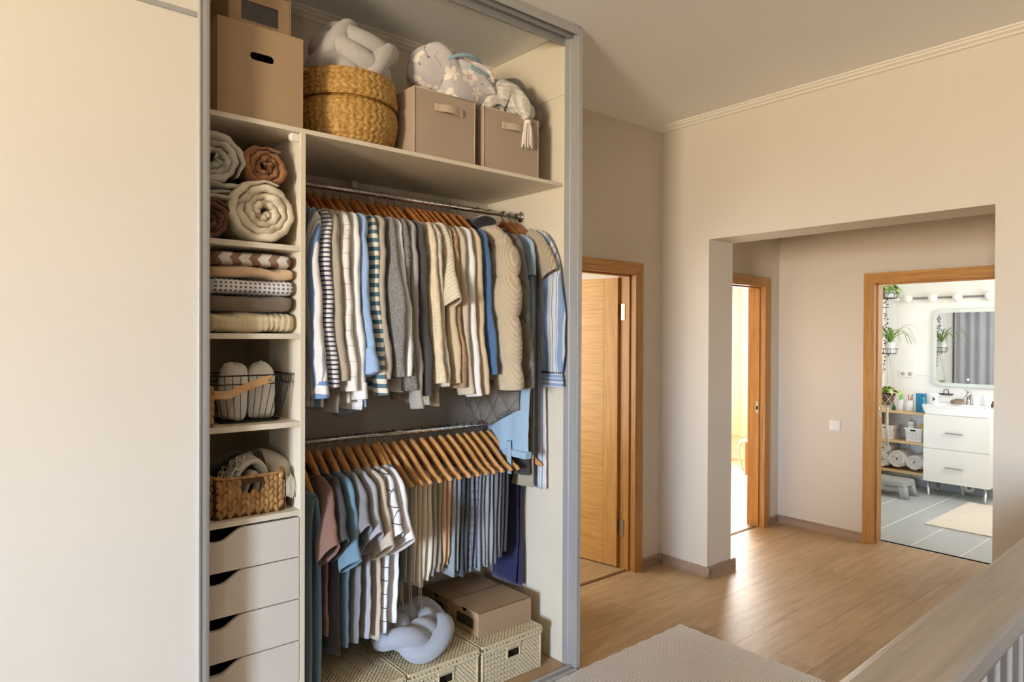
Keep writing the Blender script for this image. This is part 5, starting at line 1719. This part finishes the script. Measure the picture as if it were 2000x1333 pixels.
m = MB(); m.tube(catmull([(-.01, 0, .075), (-.06, 0, .085), (-.115, 0, .078), (-.125, 0, .066)], 5), .013, 10); m.build('spout', M['chrome'], fc)
m = MB(); m.tube(catmull([(0, 0, .126), (-.03, .0, .138), (-.075, .0, .150)], 5), .009, 8, rb=.012); m.build('lever', M['chrome'], fc)
for i, (y, lb) in enumerate(((2.150, 'white cup beside the chrome tap on the washbasin'), (2.055, 'white cup farther from the chrome tap on the washbasin'))):
    c = thing('cup', lb, 'cup', (7.93, y, .9255), group='white cups on the washbasin')
    m = MB(); m.lathe([(0, 0), (.030, 0), (.032, .004), (.042, .100), (.0395, .100), (.030, .008), (0, .006)], seg=24, cap=False); m.build('cup_wall', M['ceramic'], c)
lo = thing('natural_sponge', 'brown natural sponge lying on the washbasin edge', 'sponge', (7.90, 2.31, .926))
m = MB(); m.grid(wob(blob(0, 0, .022, .055, .06, .024, 3, .006, 60, 2).reshape(-1, 3), .004, 120, 5).reshape(28, 40, 3), cv=True, capu=True); m.build('sponge_body', fabric('sponge', srgb(152, 132, 108), .25, heather=.4, scale=120), lo)
ds = thing('soap_dish', 'dark wire soap dish on the wall above the washbasin', 'soap dish', (8.035, 2.45, 1.015))
m = MB(); m.tube(np.array([(.0 + .018 * math.sin(a), .066 * math.cos(a), 0) for a in np.linspace(0, 2 * math.pi, 30, endpoint=False)]), .0035, 6, closed=True)
m.tube(np.array([(.0 + .010 * math.sin(a), .045 * math.cos(a), -.012) for a in np.linspace(0, 2 * math.pi, 24, endpoint=False)]), .0028, 6, closed=True)
for a in np.linspace(0, 2 * math.pi, 12, endpoint=False): m.tube([(.018 * math.sin(a), .066 * math.cos(a), 0), (.010 * math.sin(a), .045 * math.cos(a), -.012)], .002, 5)
m.build('wire_dish', M['black'], ds)
MB().tube(catmull([(.0, -.02, 0), (-.004, -.02, .035), (-.004, 0, .046), (-.004, .02, .035), (0, .02, 0)], 5), .004, 6).build('handle', M['black'], ds)
bt_ = thing('perfume_bottle', 'small amber bottle at the far end of the washbasin', 'bottle', (7.83, 1.985, .9255))
MB().lathe([(0, 0), (.018, 0), (.018, .03), (.008, .038), (.008, .046), (0, .046)], seg=14).build('bottle_glass', plain('amber_glass', srgb(96, 58, 24), .15), bt_)
MB().lathe([(0, .046), (.009, .046), (.009, .058), (0, .058)], seg=12).build('cap', M['black'], bt_)

mi = thing('mirror', 'rounded bathroom mirror with frosted light border', 'mirror', (XB, 2.12, 1.5))
def rr_x(w, h, r, x):
    q = rrect(-w, w, -h, h, r, 0, 8); return np.stack([np.full(len(q), x), q[:, 0], q[:, 1]], -1)
m = MB(); o_, i_ = rr_x(.455, .405, .07, -.034), rr_x(.418, .368, .05, -.034)
m.grid([rr_x(.455, .405, .07, -.012), o_, i_], cv=True, smooth=False); fixn(m.build('frosted_border', plain('frosted_glass', srgb(206, 214, 208), .35), mi))
m = MB(); m.add(rr_x(.418, .368, .05, -.033), [tuple(range(36))]); m.build('mirror_glass', plain('mirror_silver', srgb(236, 238, 240), .02, .5, 1., .0), mi)
m = MB(); m.add(rr_x(.43, .38, .05, 0), [tuple(range(36))]); m.grid([rr_x(.43, .38, .05, -.0005), rr_x(.43, .38, .05, -.012)], cv=True); m.build('back_box', M['white'], mi)
MB().lathe([(0, 0), (.011, 0), (.011, .001), (0, .001)], (0, 0, 0), 16).build('touch_switch', glow('touch_led', (1, 1, 1, 1), 1.2), mi)
_o = bpy.data.objects['touch_switch']; _o.rotation_euler = (0, -math.pi / 2, 0); _o.location = (-.0335, .13, -.325)

lbx = thing('spot_light_bar', 'bar with white round spotlights above the bathroom mirror', 'lamp', (XB, 2.4, 2.028))
MB().box(-.035, -.015, -.66, .41, -.010, .010).build('rail', plain('grey_rail', srgb(128, 126, 122), .4), lbx)
MB().box(-.015, 0, -.05, .05, -.02, .02).build('wall_mount', M['white'], lbx)
for y in (.412, .173, -.054, -.336, -.60):
    m = MB(); m.lathe([(0, -.05), (.024, -.048), (.043, -.012), (.045, .03), (.040, .034), (.0, .034)], (-.055, y, 0), 20); m.build('spotlight', M['white'], lbx)
MB().lathe([(0, -.02), (.04, -.018), (.04, .012), (0, .014)], (-.05, .53, 0), 18).build('spotlight', M['white'], lbx)

so = thing('wall_socket', 'white double wall socket beside the bathroom mirror', 'socket', (XB, 2.837, 1.21))
box('socket_plate', M['white'], -.010, 0, -.077, .077, -.04, .04, so, .003)
for y in (.038, -.038):
    m = MB(); m.lathe([(.0, .004), (.019, .004), (.021, .0), (.024, .0)], seg=20, cap=False); q = m.build('socket_cup', plain('socket_grey', srgb(196, 194, 190), .5) if y > 0 else bpy.data.materials['socket_grey'], so)
    q.rotation_euler = (0, -math.pi / 2, 0); q.location = (-.0105, y, 0)
    for dy in (-.0095, .0095): box('pin_hole', M['dark'], -.0155, -.0145, y + dy - .003, y + dy + .003, -.003, .003, so)
cbw = MB().tube(catmull([(XB - .012, 2.76, 1.20), (XB - .008, 2.70, 1.205), (XB - .006, 2.64, 1.198), (XB - .01, 2.585, 1.185)], 6), .003, 6).build('power_cord', M['white'])
tag(cbw, 'thin white cord running from the wall socket to the mirror', 'cord')

sh = thing('shelf_rack', 'pine shelf rack beside the white vanity', 'shelf', (0, 0, 0))
for z in (.825, .512, .198):
    box('shelf_board', M['pine'], 7.72, 8.05, 2.556, 3.055, z - .026, z, sh, .003)
for x, y in ((8.02, 2.575), (8.02, 2.80), (8.02, 3.04)):
    MB().box(x - .012, x + .012, y - .012, y + .012, 0, .80).build('upright', M['whitewire'], sh)
# perforated baskets
_t = NT('perforated_plastic'); s = _t.xyz()
fy = _t.math('LESS_THAN', _t.math('FRACT', _t.math('ADD', _t.math('DIVIDE', s[1], .013), 50.0)), .45); fz = _t.math('LESS_THAN', _t.math('FRACT', _t.math('ADD', _t.math('DIVIDE', s[2], .013), 50.0)), .45)
fm = _t.math('MULTIPLY', fy, fz)
zz_ = _t.math('MULTIPLY', _t.math('GREATER_THAN', s[2], .018), _t.math('LESS_THAN', s[2], .10))
M['perf'] = _t.out(_t.mix(_t.math('MULTIPLY', fm, zz_), srgb(232, 230, 224), srgb(150, 146, 140)), .5, .4)
for y0, y1, zz_h, lb in ((2.855, 2.99, .15, 'white perforated basket under the hanging plant tassel'), (2.575, 2.75, .145, 'white perforated basket with a white bottle in it, beside the vanity')):
    b = thing('plastic_basket', lb, 'basket', (7.735, (y0 + y1) / 2, .5125), group='white perforated baskets')
    w = (y1 - y0) / 2
    m = MB()
    rows = [rrect(.012, .25, -w + .012, w - .012, .02, .001), rrect(.006, .26, -w + .006, w - .006, .02, zz_h - .018), rrect(0, .266, -w, w, .02, zz_h - .016), rrect(0, .266, -w, w, .02, zz_h), rrect(.006, .26, -w + .006, w - .006, .02, zz_h), rrect(.016, .246, -w + .016, w - .016, .02, .006)]
    m.grid(rows, cv=True, capu=True, smooth=False); fixn(m.build('basket_wall', M['perf'], b))
    box('hand_hole', M['dark'], -.0012, .0005, -.025, .025, zz_h - .034, zz_h - .020, b)
b = thing('white_bottle', 'white bottle with round cap standing in the perforated basket', 'bottle', (7.80, 2.70, .52))
MB().lathe([(0, 0), (.034, 0), (.036, .12), (.03, .15), (.02, .158), (0, .158)], seg=18).build('bottle_body', M['white'], b)
MB().lathe([(.024, .158), (.034, .162), (.034, .20), (0, .202)], seg=18).build('cap', M['whitewire'], b)
b = thing('yellow_pack', 'small yellow pack sticking out of the perforated basket', 'pack', (7.82, 2.60, .53))
box('pack_body', plain('yellow_card', srgb(206, 178, 82), .6), -.01, .01, -.028, .028, 0, .165, b, .003)
# towels
M['towel'] = fabric('white_terry', srgb(228, 222, 212), .05, heather=.12, scale=300)
for (y, z, rr0, tk, lb) in ((2.815, .308, .012, .0185, 'largest rolled white towel in the middle of the shelf'), (2.648, .293, .010, .0165, 'rolled white towel beside the vanity'), (2.965, .282, .010, .0155, 'rolled white towel at the bottom next to the door frame'), (2.955, .412, .010, .0135, 'rolled white towel lying on top of another one')):
    t = roll('rolled_towel', lb, 'towel', (0, z), 0, .28, rr0, tk, 4.3, M['towel'], int(y * 100), .98, 1.0, 'rolled white towels on the shelf', puff=.004)
    t.location = (7.735, y, z); t.rotation_euler = (0, 0, -math.pi / 2)
# toiletries on the top board
_t = M['gridcup'] = checks('white_grid_cup', srgb(232, 230, 226), srgb(206, 202, 196), .016, .016, .002)
for y, lb in ((2.805, 'ribbed white cup holding a green tube'), (2.715, 'ribbed white cup holding toothbrushes')):
    c = thing('toothbrush_cup', lb, 'cup', (7.79, y, .8255), group='ribbed cups on the shelf')
    m = MB(); m.lathe([(0, 0), (.034, 0), (.036, .002), (.037, .118), (.033, .118), (.032, .01), (0, .008)], seg=24, cap=False); m.build('cup_wall', _t, c)
for k, (cy_, dx, lean, col, lb, hh_) in enumerate(((2.722, .0, .05, (204, 70, 44), 'red toothbrush in the ribbed cup', .2), (2.705, .005, -.02, (226, 132, 60), 'orange toothbrush in the ribbed cup', .19), (2.70, .0, -.12, (70, 150, 190), 'blue toothbrush leaning in the ribbed cup', .205))):
    t = thing('toothbrush', lb, 'toothbrush', (7.79 + dx, cy_, .836), group='toothbrushes in the cup')
    mt = plain('brush_plastic_%d' % k, srgb(*col), .4)
    MB().tube(catmull([(0, 0, 0), (0, lean * .08, hh_ * .55), (0, lean * .15, hh_ * .85)], 5), .0042, 6).build('handle', mt, t)
    MB().box(-.006, .006, lean * .15 - .006, lean * .15 + .006, hh_ * .84, hh_).build('bristles', M['white'], t)
t = thing('green_tube', 'green squeeze tube upside down in a ribbed cup', 'tube', (7.79, 2.805, .836))
m = MB(); strip(m, [(0, 0, 0), (0, -.003, .08), (0, -.008, .14), (0, -.012, .18)], (0, 1, 0), (.036, .036, .034, .026), (.03, .026, .014, .003)); m.build('tube_body', plain('green_plastic', srgb(134, 196, 106), .4), t)
t = thing('blue_box', 'tall blue box on the pine shelf next to the washbasin', 'box', (7.80, 2.607, .8255))
box('box_body', plain('teal_blue_card', srgb(36, 122, 158), .5), -.03, .03, -.042, .042, 0, .195, t, .003)
box('box_rim', plain('pale_blue_card', srgb(150, 190, 206), .5), -.028, .028, -.040, .040, .195, .197, t)
t = thing('teal_tube', 'slim teal pump bottle in front of the blue box', 'bottle', (7.745, 2.565, .8255))
MB().lathe([(0, 0), (.015, 0), (.015, .10), (.006, .115), (.006, .15), (0, .15)], seg=12).build('bottle_body', plain('teal_plastic', srgb(78, 166, 176), .35), t)
MB().tube([(0, 0, .15), (-.02, 0, .153)], .004, 6).build('pump', M['white'], t)
t = thing('white_package', 'white box with dark blue arrow emblem behind the washbasin', 'box', (7.98, 2.585, .927))
t.location = (7.94, 2.565, .827)
box('box_body', M['white'], -.03, .03, -.075, .015, 0, .195, t, .012)
MB().prism([(-.025, .16), (-.055, .135), (-.025, .11), (-.034, .135)], 'x', -.0315, -.0303).build('arrow_emblem', plain('navy_print', srgb(40, 56, 92), .5), t)
t = thing('small_green_jar', 'small green jar behind the hanging pot on the shelf', 'jar', (7.80, 2.875, .8255))
MB().lathe([(0, 0), (.02, 0), (.02, .04), (.01, .05), (.01, .065), (0, .066)], seg=14).build('jar_body', plain('green_glass', srgb(60, 132, 110), .3), t)
# step stool
st = thing('step_stool', 'grey plastic step stool on the tiled floor below the shelf', 'stool', (7.40, 2.77, 0))
M['gplast'] = plain('grey_plastic', srgb(158, 160, 158), .45, .5, var=.02)
m = MB()
m.grid([rrect(-.13, .13, -.20, .20, .03, .168), rrect(-.135, .135, -.205, .205, .03, .160), rrect(-.14, .14, -.21, .21, .03, .118), rrect(-.125, .125, -.195, .195, .03, .118), rrect(-.12, .12, -.19, .19, .03, .15)], cv=True, capu=True, smooth=False)
fixn(m.build('step_top', M['gplast'], st, .004))
for sx in (-1, 1):
    for sy in (-1, 1):
        m = MB()
        m.grid([rrect(sx * .095 - .04, sx * .095 + .04, sy * .165 - .04, sy * .165 + .04, .015, .120), rrect(sx * .108 - .034, sx * .108 + .034, sy * .185 - .034, sy * .185 + .034, .012, .05), rrect(sx * .118 - .034, sx * .118 + .034, sy * .20 - .034, sy * .20 + .034, .012, .0005)], cv=True, capu=True)
        fixn(m.build('leg', M['gplast'], st))
# bath mat
_t = NT('bath_mat'); _t.bump(_t.noise(90, 4), .7, .006)
M['mat'] = _t.out(_t.mix(_t.noise(30, 4), srgb(220, 210, 194), srgb(236, 228, 214)), .95, .1)
m = MB(); xs_, ys_ = np.linspace(6.42, 7.60, 40), np.linspace(1.22, 2.115, 30)
P = [[(x + .035 * (y - 1.6) * -.06, y, .010 + .002 * math.sin(x * 60) * math.sin(y * 50)) for y in ys_] for x in xs_]
m.grid(P); e_ = [P[0][j] for j in range(30)] + [P[i][29] for i in range(1, 40)] + [P[39][j] for j in range(28, -1, -1)] + [P[i][0] for i in range(38, 0, -1)]
m.grid([e_, [(p[0], p[1], .0008) for p in e_]], cv=True)
tag(m.build('bath_mat', M['mat']), 'cream bath mat on the grey tiles before the vanity', 'mat')
pp = thing('drain_pipe', 'white drain trap and hoses below the vanity', 'pipe', (7.97, 2.22, 0))
MB().tube(catmull([(0, .03, .15), (0, .03, .10), (0, .028, .055), (0, .0, .045), (0, -.03, .055), (.02, -.035, .08), (.07, -.035, .085)], 5), .018, 10).build('trap', M['white'], pp)
MB().tube(catmull([(-.0, .06, .15), (-.0, .065, .09), (-.0, .055, .03), (0.0, .05, .001)], 5), .012, 8).build('waste_pipe', M['white'], pp)
MB().tube(catmull([(0, -.07, .15), (-.01, -.09, .10), (0, -.13, .075), (.04, -.15, .09), (.08, -.15, .10)], 5), .007, 7).build('braided_hose', M['steel'], pp)

# hanging plants: wire trays on cords, pots, leaves
M['leafA'] = NT('variegated_leaf'); _t = M['leafA']
M['leafA'] = _t.out(_t.mix(_t.ramp(_t.noise(26, 2), [(.45, (0, 0, 0, 1)), (.55, (1, 1, 1, 1))]), srgb(104, 150, 62), srgb(206, 216, 130)), .45, .4)
M['leafB'] = plain('spider_leaf', srgb(126, 160, 82), .5, .4, var=.12)
M['leafC'] = plain('dark_small_leaf', srgb(52, 66, 50), .6, .3)
M['cordm'] = plain('macrame_cord', srgb(214, 204, 186), .9)
M['soilpot'] = plain('brown_pot', srgb(112, 88, 70), .6)


def leaf_obj(mat, parent, p, d, L, Wd, droop, name='leaf'):
    """one folded leaf from p in direction d"""
    d = np.array(d, float); d /= np.linalg.norm(d)
    side = np.cross(d, (0, 0, 1.0)); side /= np.linalg.norm(side) + 1e-9
    rows = []
    for t in (0, .2, .45, .7, .9, 1.0):
        c = np.array(p) + d * L * t + np.array((0, 0, -droop * L * t * t))
        w = Wd * math.sin(math.pi * min(1, t * .92 + .08) ** .75)
        rows.append([c + side * w + np.array((0, 0, .18 * w)), c, c - side * w + np.array((0, 0, .18 * w))])
    return MB().grid(rows).build(name, mat, parent)


HX, HY = 7.30, 2.755
tray1 = thing('hanging_shelf', 'two black wire trays hanging on cords at the bathroom corner', 'hanging shelf', (HX, HY, 1.44))
for z in (.56, 0):
    m = MB()
    for r_, zz in ((.085, 0), (.098, .05)): m.tube(np.array([(r_ * math.cos(a), r_ * math.sin(a), zz) for a in np.linspace(0, 2 * math.pi, 30, endpoint=False)]), .0028, 6, closed=True)
    for a in np.linspace(0, 2 * math.pi, 18, endpoint=False): m.tube([(.085 * math.cos(a), .085 * math.sin(a), 0), (.098 * math.cos(a), .098 * math.sin(a), .05)], .0016, 5)
    for k in range(-3, 4): m.tube([(-.07, k * .022, 0), (.07, k * .022, 0)], .0016, 5)
    m.v = [(v[0], v[1], v[2] + z) for v in m.v]
    m.build('wire_tray', M['black'], tray1)
m = MB()
for a in (.5, 2.6, 4.7): m.tube([(.098 * math.cos(a), .098 * math.sin(a), .05), (.098 * math.cos(a), .098 * math.sin(a), .61), (0, 0, 1.155)], .0016, 5)
m.build('cords', M['cordm'], tray1)


def pot(name, label, loc, r, h, mat, group=None):
    p = thing(name, label, 'potted plant', loc, group=group)
    MB().lathe([(0, 0), (r * .75, 0), (r * .8, .004), (r, h), (r * .92, h), (r * .86, h - .012), (0, h - .012)], seg=24, cap=False).build('pot', mat, p)
    MB().lathe([(r * .87, h - .014), (0, h - .010)], seg=20, cap=False).build('soil', M['soilpot'], p)
    return p


p1 = pot('potted_pothos', 'variegated plant in the upper hanging wire tray', (HX, HY - .0, 2.008), .06, .09, M['ceramic'])
for k in range(20):
    a = k * 2.4; q = .3 + .7 * rng.random()
    leaf_obj(M['leafA'], p1, (.03 * math.cos(a), .03 * math.sin(a), .085 + .03 * rng.random()), (math.cos(a) * q, math.sin(a) * q - .25, .55 * rng.random() + .1), .11 + .05 * rng.random(), .030, .7 + .6 * rng.random())
p2 = pot('potted_spider_plant', 'spider plant in a white pot on the lower hanging wire tray', (HX - .01, HY - .03, 1.446), .05, .11, M['ceramic'])
for k in range(22):
    a = k * 2.4 + .3; L = .20 + .14 * rng.random(); up_ = .5 + .7 * rng.random()
    path = catmull([(0, 0, .10), (.3 * L * math.cos(a), .3 * L * math.sin(a), .10 + .45 * L * up_), (.75 * L * math.cos(a), .75 * L * math.sin(a), .10 + .55 * L * up_), (1.05 * L * math.cos(a), 1.05 * L * math.sin(a), .10 + .2 * L * up_ - .05)], 4)
    m = MB(); strip(m, path, (-math.sin(a), math.cos(a), 0), np.interp(np.linspace(0, 1, len(path)), [0, .4, 1], [.012, .014, .002]), .0015, 4); m.build('leaf', M['leafB'], p2)
p4 = pot('string_plant', 'trailing plant with strings of tiny dark leaves falling from the upper tray', (HX - .03, HY + .055, 2.008), .035, .06, M['ceramic'])
m, m2 = MB(), MB()
for k in range(7):
    x, y = rng.uniform(-.06, .01), rng.uniform(-.05, .07)
    zb_ = -rng.uniform(.45, .80)
    pth = catmull([(0, 0, .06), (x, y, .05), (x * 1.5, y * 1.3, -.1), (x * 1.5 + rng.uniform(-.02, .02), y * 1.3 + rng.uniform(-.03, .03), zb_ * .6), (x * 1.5, y * 1.3 + rng.uniform(-.03, .03), zb_)], 8)
    m2.tube(pth, .0008, 4)
    for q in pth[8::1]:
        if rng.random() < .62:
            c = q + np.array((rng.uniform(-.012, .012), rng.uniform(-.016, .016), 0))
            m.lathe([(0, -.007), (.008, -.003), (.008, .003), (0, .007)], c, 5, cap=False)
_s = m.build('tiny_leaves', M['leafC'], p4); _s['kind'] = 'stuff'
m2.build('strings', M['leafC'], p4)
p3 = pot('potted_pothos', 'variegated plant in a brown pot held by a macrame hanger', (HX - .0, HY - .005, .925), .068, .115, M['soilpot'])
for k in range(18):
    a = k * 2.4; q = .4 + .6 * rng.random()
    leaf_obj(M['leafA'], p3, (.03 * math.cos(a), .03 * math.sin(a), .11 + .05 * rng.random()), (math.cos(a) * q, math.sin(a) * q - .2, .35 + .6 * rng.random()), .11 + .05 * rng.random(), .032, .5 + .6 * rng.random())
mc = thing('macrame_hanger', 'cream macrame hanger with long tassel around the brown pot', 'plant hanger', (HX, HY - .005, .925))
m = MB()
for k in range(6):
    a, a2 = k * math.pi / 3, (k + .5) * math.pi / 3
    P0, P1, P2 = (.073 * math.cos(a), .073 * math.sin(a), .112), (.070 * math.cos(a2), .070 * math.sin(a2), .06), (.060 * math.cos(a), .060 * math.sin(a), .008)
    P1b = (.070 * math.cos(a2 - math.pi / 3), .070 * math.sin(a2 - math.pi / 3), .06)
    m.tube([P0, P1, P2], .0035, 5); m.tube([P0, P1b, P2], .0035, 5); m.tube([P2, (0, 0, -.03)], .0035, 5)
for a in (.4, 2.5, 4.6): m.tube([(.075 * math.cos(a), .075 * math.sin(a), .11), (.055 * math.cos(a), .055 * math.sin(a), .30), (.01 * math.cos(a), .01 * math.sin(a), .515)], .003, 5)
m.build('knotted_cords', M['cordm'], mc)
m = MB(); m.lathe([(0, -.055), (.014, -.05), (.014, -.03), (0, -.026)], seg=10)
for k in range(16):
    a = k * 2.4; m.tube([(.008 * math.cos(a), .008 * math.sin(a), -.05), (.014 * math.cos(a), .014 * math.sin(a), -.42)], .0035, 4)
m.build('tassel', M['cordm'], mc)

# curtain inside the bathroom, seen in the mirror
_t = NT('grey_curtain'); weave_bump(_t, 500, .2)
M['curtain'] = _t.out(_t.mix(_t.noise(5, 3), srgb(176, 176, 182), srgb(196, 196, 202)), .9, .15, 0, .2)
ys_ = np.linspace(2.30, 3.03, 120)
m = MB(); m.grid([[(5.80 + .022 * math.sin(y * 58) + .01 * math.sin(y * 23 + 1), y, z) for y in ys_] for z in (.12, .8, 1.5, 2.28)])
cu = thing('shower_curtain', 'grey shower curtain reflected in the bathroom mirror', 'curtain', (0, 0, 0))
m.build('curtain_cloth', M['curtain'], cu, solid=.002)
MB().tube([(5.80, 2.28, 2.31), (5.80, 3.058, 2.31)], .011, 10).build('curtain_rail', M['steel'], cu)

# ================================================================== BEDROOM SLIVER
_t = NT('white_voile'); weave_bump(_t, 500, .15)
M['voile'] = _t.out(_t.mix(_t.noise(5, 3), srgb(236, 230, 216), srgb(244, 238, 226)), .9, .15)
wnd = structure(box('window_1', M['white'], 7.935, 7.96, 4.35, 5.35, .55, 2.35))
box('window_frame', M['white'], 7.925, 7.936, 4.83, 4.87, .6, 2.3, wnd)
box('window_pane', plain('daylit_pane', srgb(235, 240, 245), .05), 7.931, 7.934, 4.40, 4.83, .6, 2.3, wnd); box('window_pane', bpy.data.materials['daylit_pane'], 7.931, 7.934, 4.87, 5.30, .6, 2.3, wnd)
ct = thing('window_curtain', 'white floor-length curtain in the bright bedroom', 'curtain', (0, 0, 0))
ys_ = np.linspace(4.46, 5.5, 140)
m = MB(); m.grid([[(7.84 + .028 * math.sin(y * 40) + .012 * math.sin(y * 17 + 1), y, z) for y in ys_] for z in (.33, 1.0, 1.8, 2.58)])
m.build('curtain_cloth', M['voile'], ct, solid=.002)
MB().tube([(7.84, 4.40, 2.60), (7.84, 5.6, 2.60)], .012, 10).build('curtain_rail', M['white'], ct)
for y_ in (4.45, 5.0, 5.55): MB().tube([(7.84, y_, 2.60), (7.84, y_, 2.699)], .008, 8).build('ceiling_bracket', M['white'], ct)
bd = thing('bed', 'pale wooden bed end with draped cream blanket in the bedroom', 'bed', (0, 0, 0))
box('bed_base', plain('bed_grey', srgb(120, 116, 112), .7), 5.88, 7.0, 3.22, 3.46, 0.001, .28, bd, .004)
box('side_board', M['oak_x'], 5.86, 7.02, 3.20, 3.475, .28, .60, bd, .004)
M['creambl'] = fabric('cream_blanket', srgb(232, 222, 202), .04)
m = MB(); strip(m, catmull([(5.95, 3.34, .612), (5.87, 3.40, .615), (5.84, 3.50, .60), (5.84, 3.53, .50), (5.85, 3.50, .36), (5.86, 3.49, .33)], 6), (.6, .5, .2), np.linspace(.12, .04, 31), .02); m.build('blanket', M['creambl'], bd)
box('mattress', M['whitecotton'], 5.90, 7.0, 3.21, 3.45, .601, .64, bd, .015)
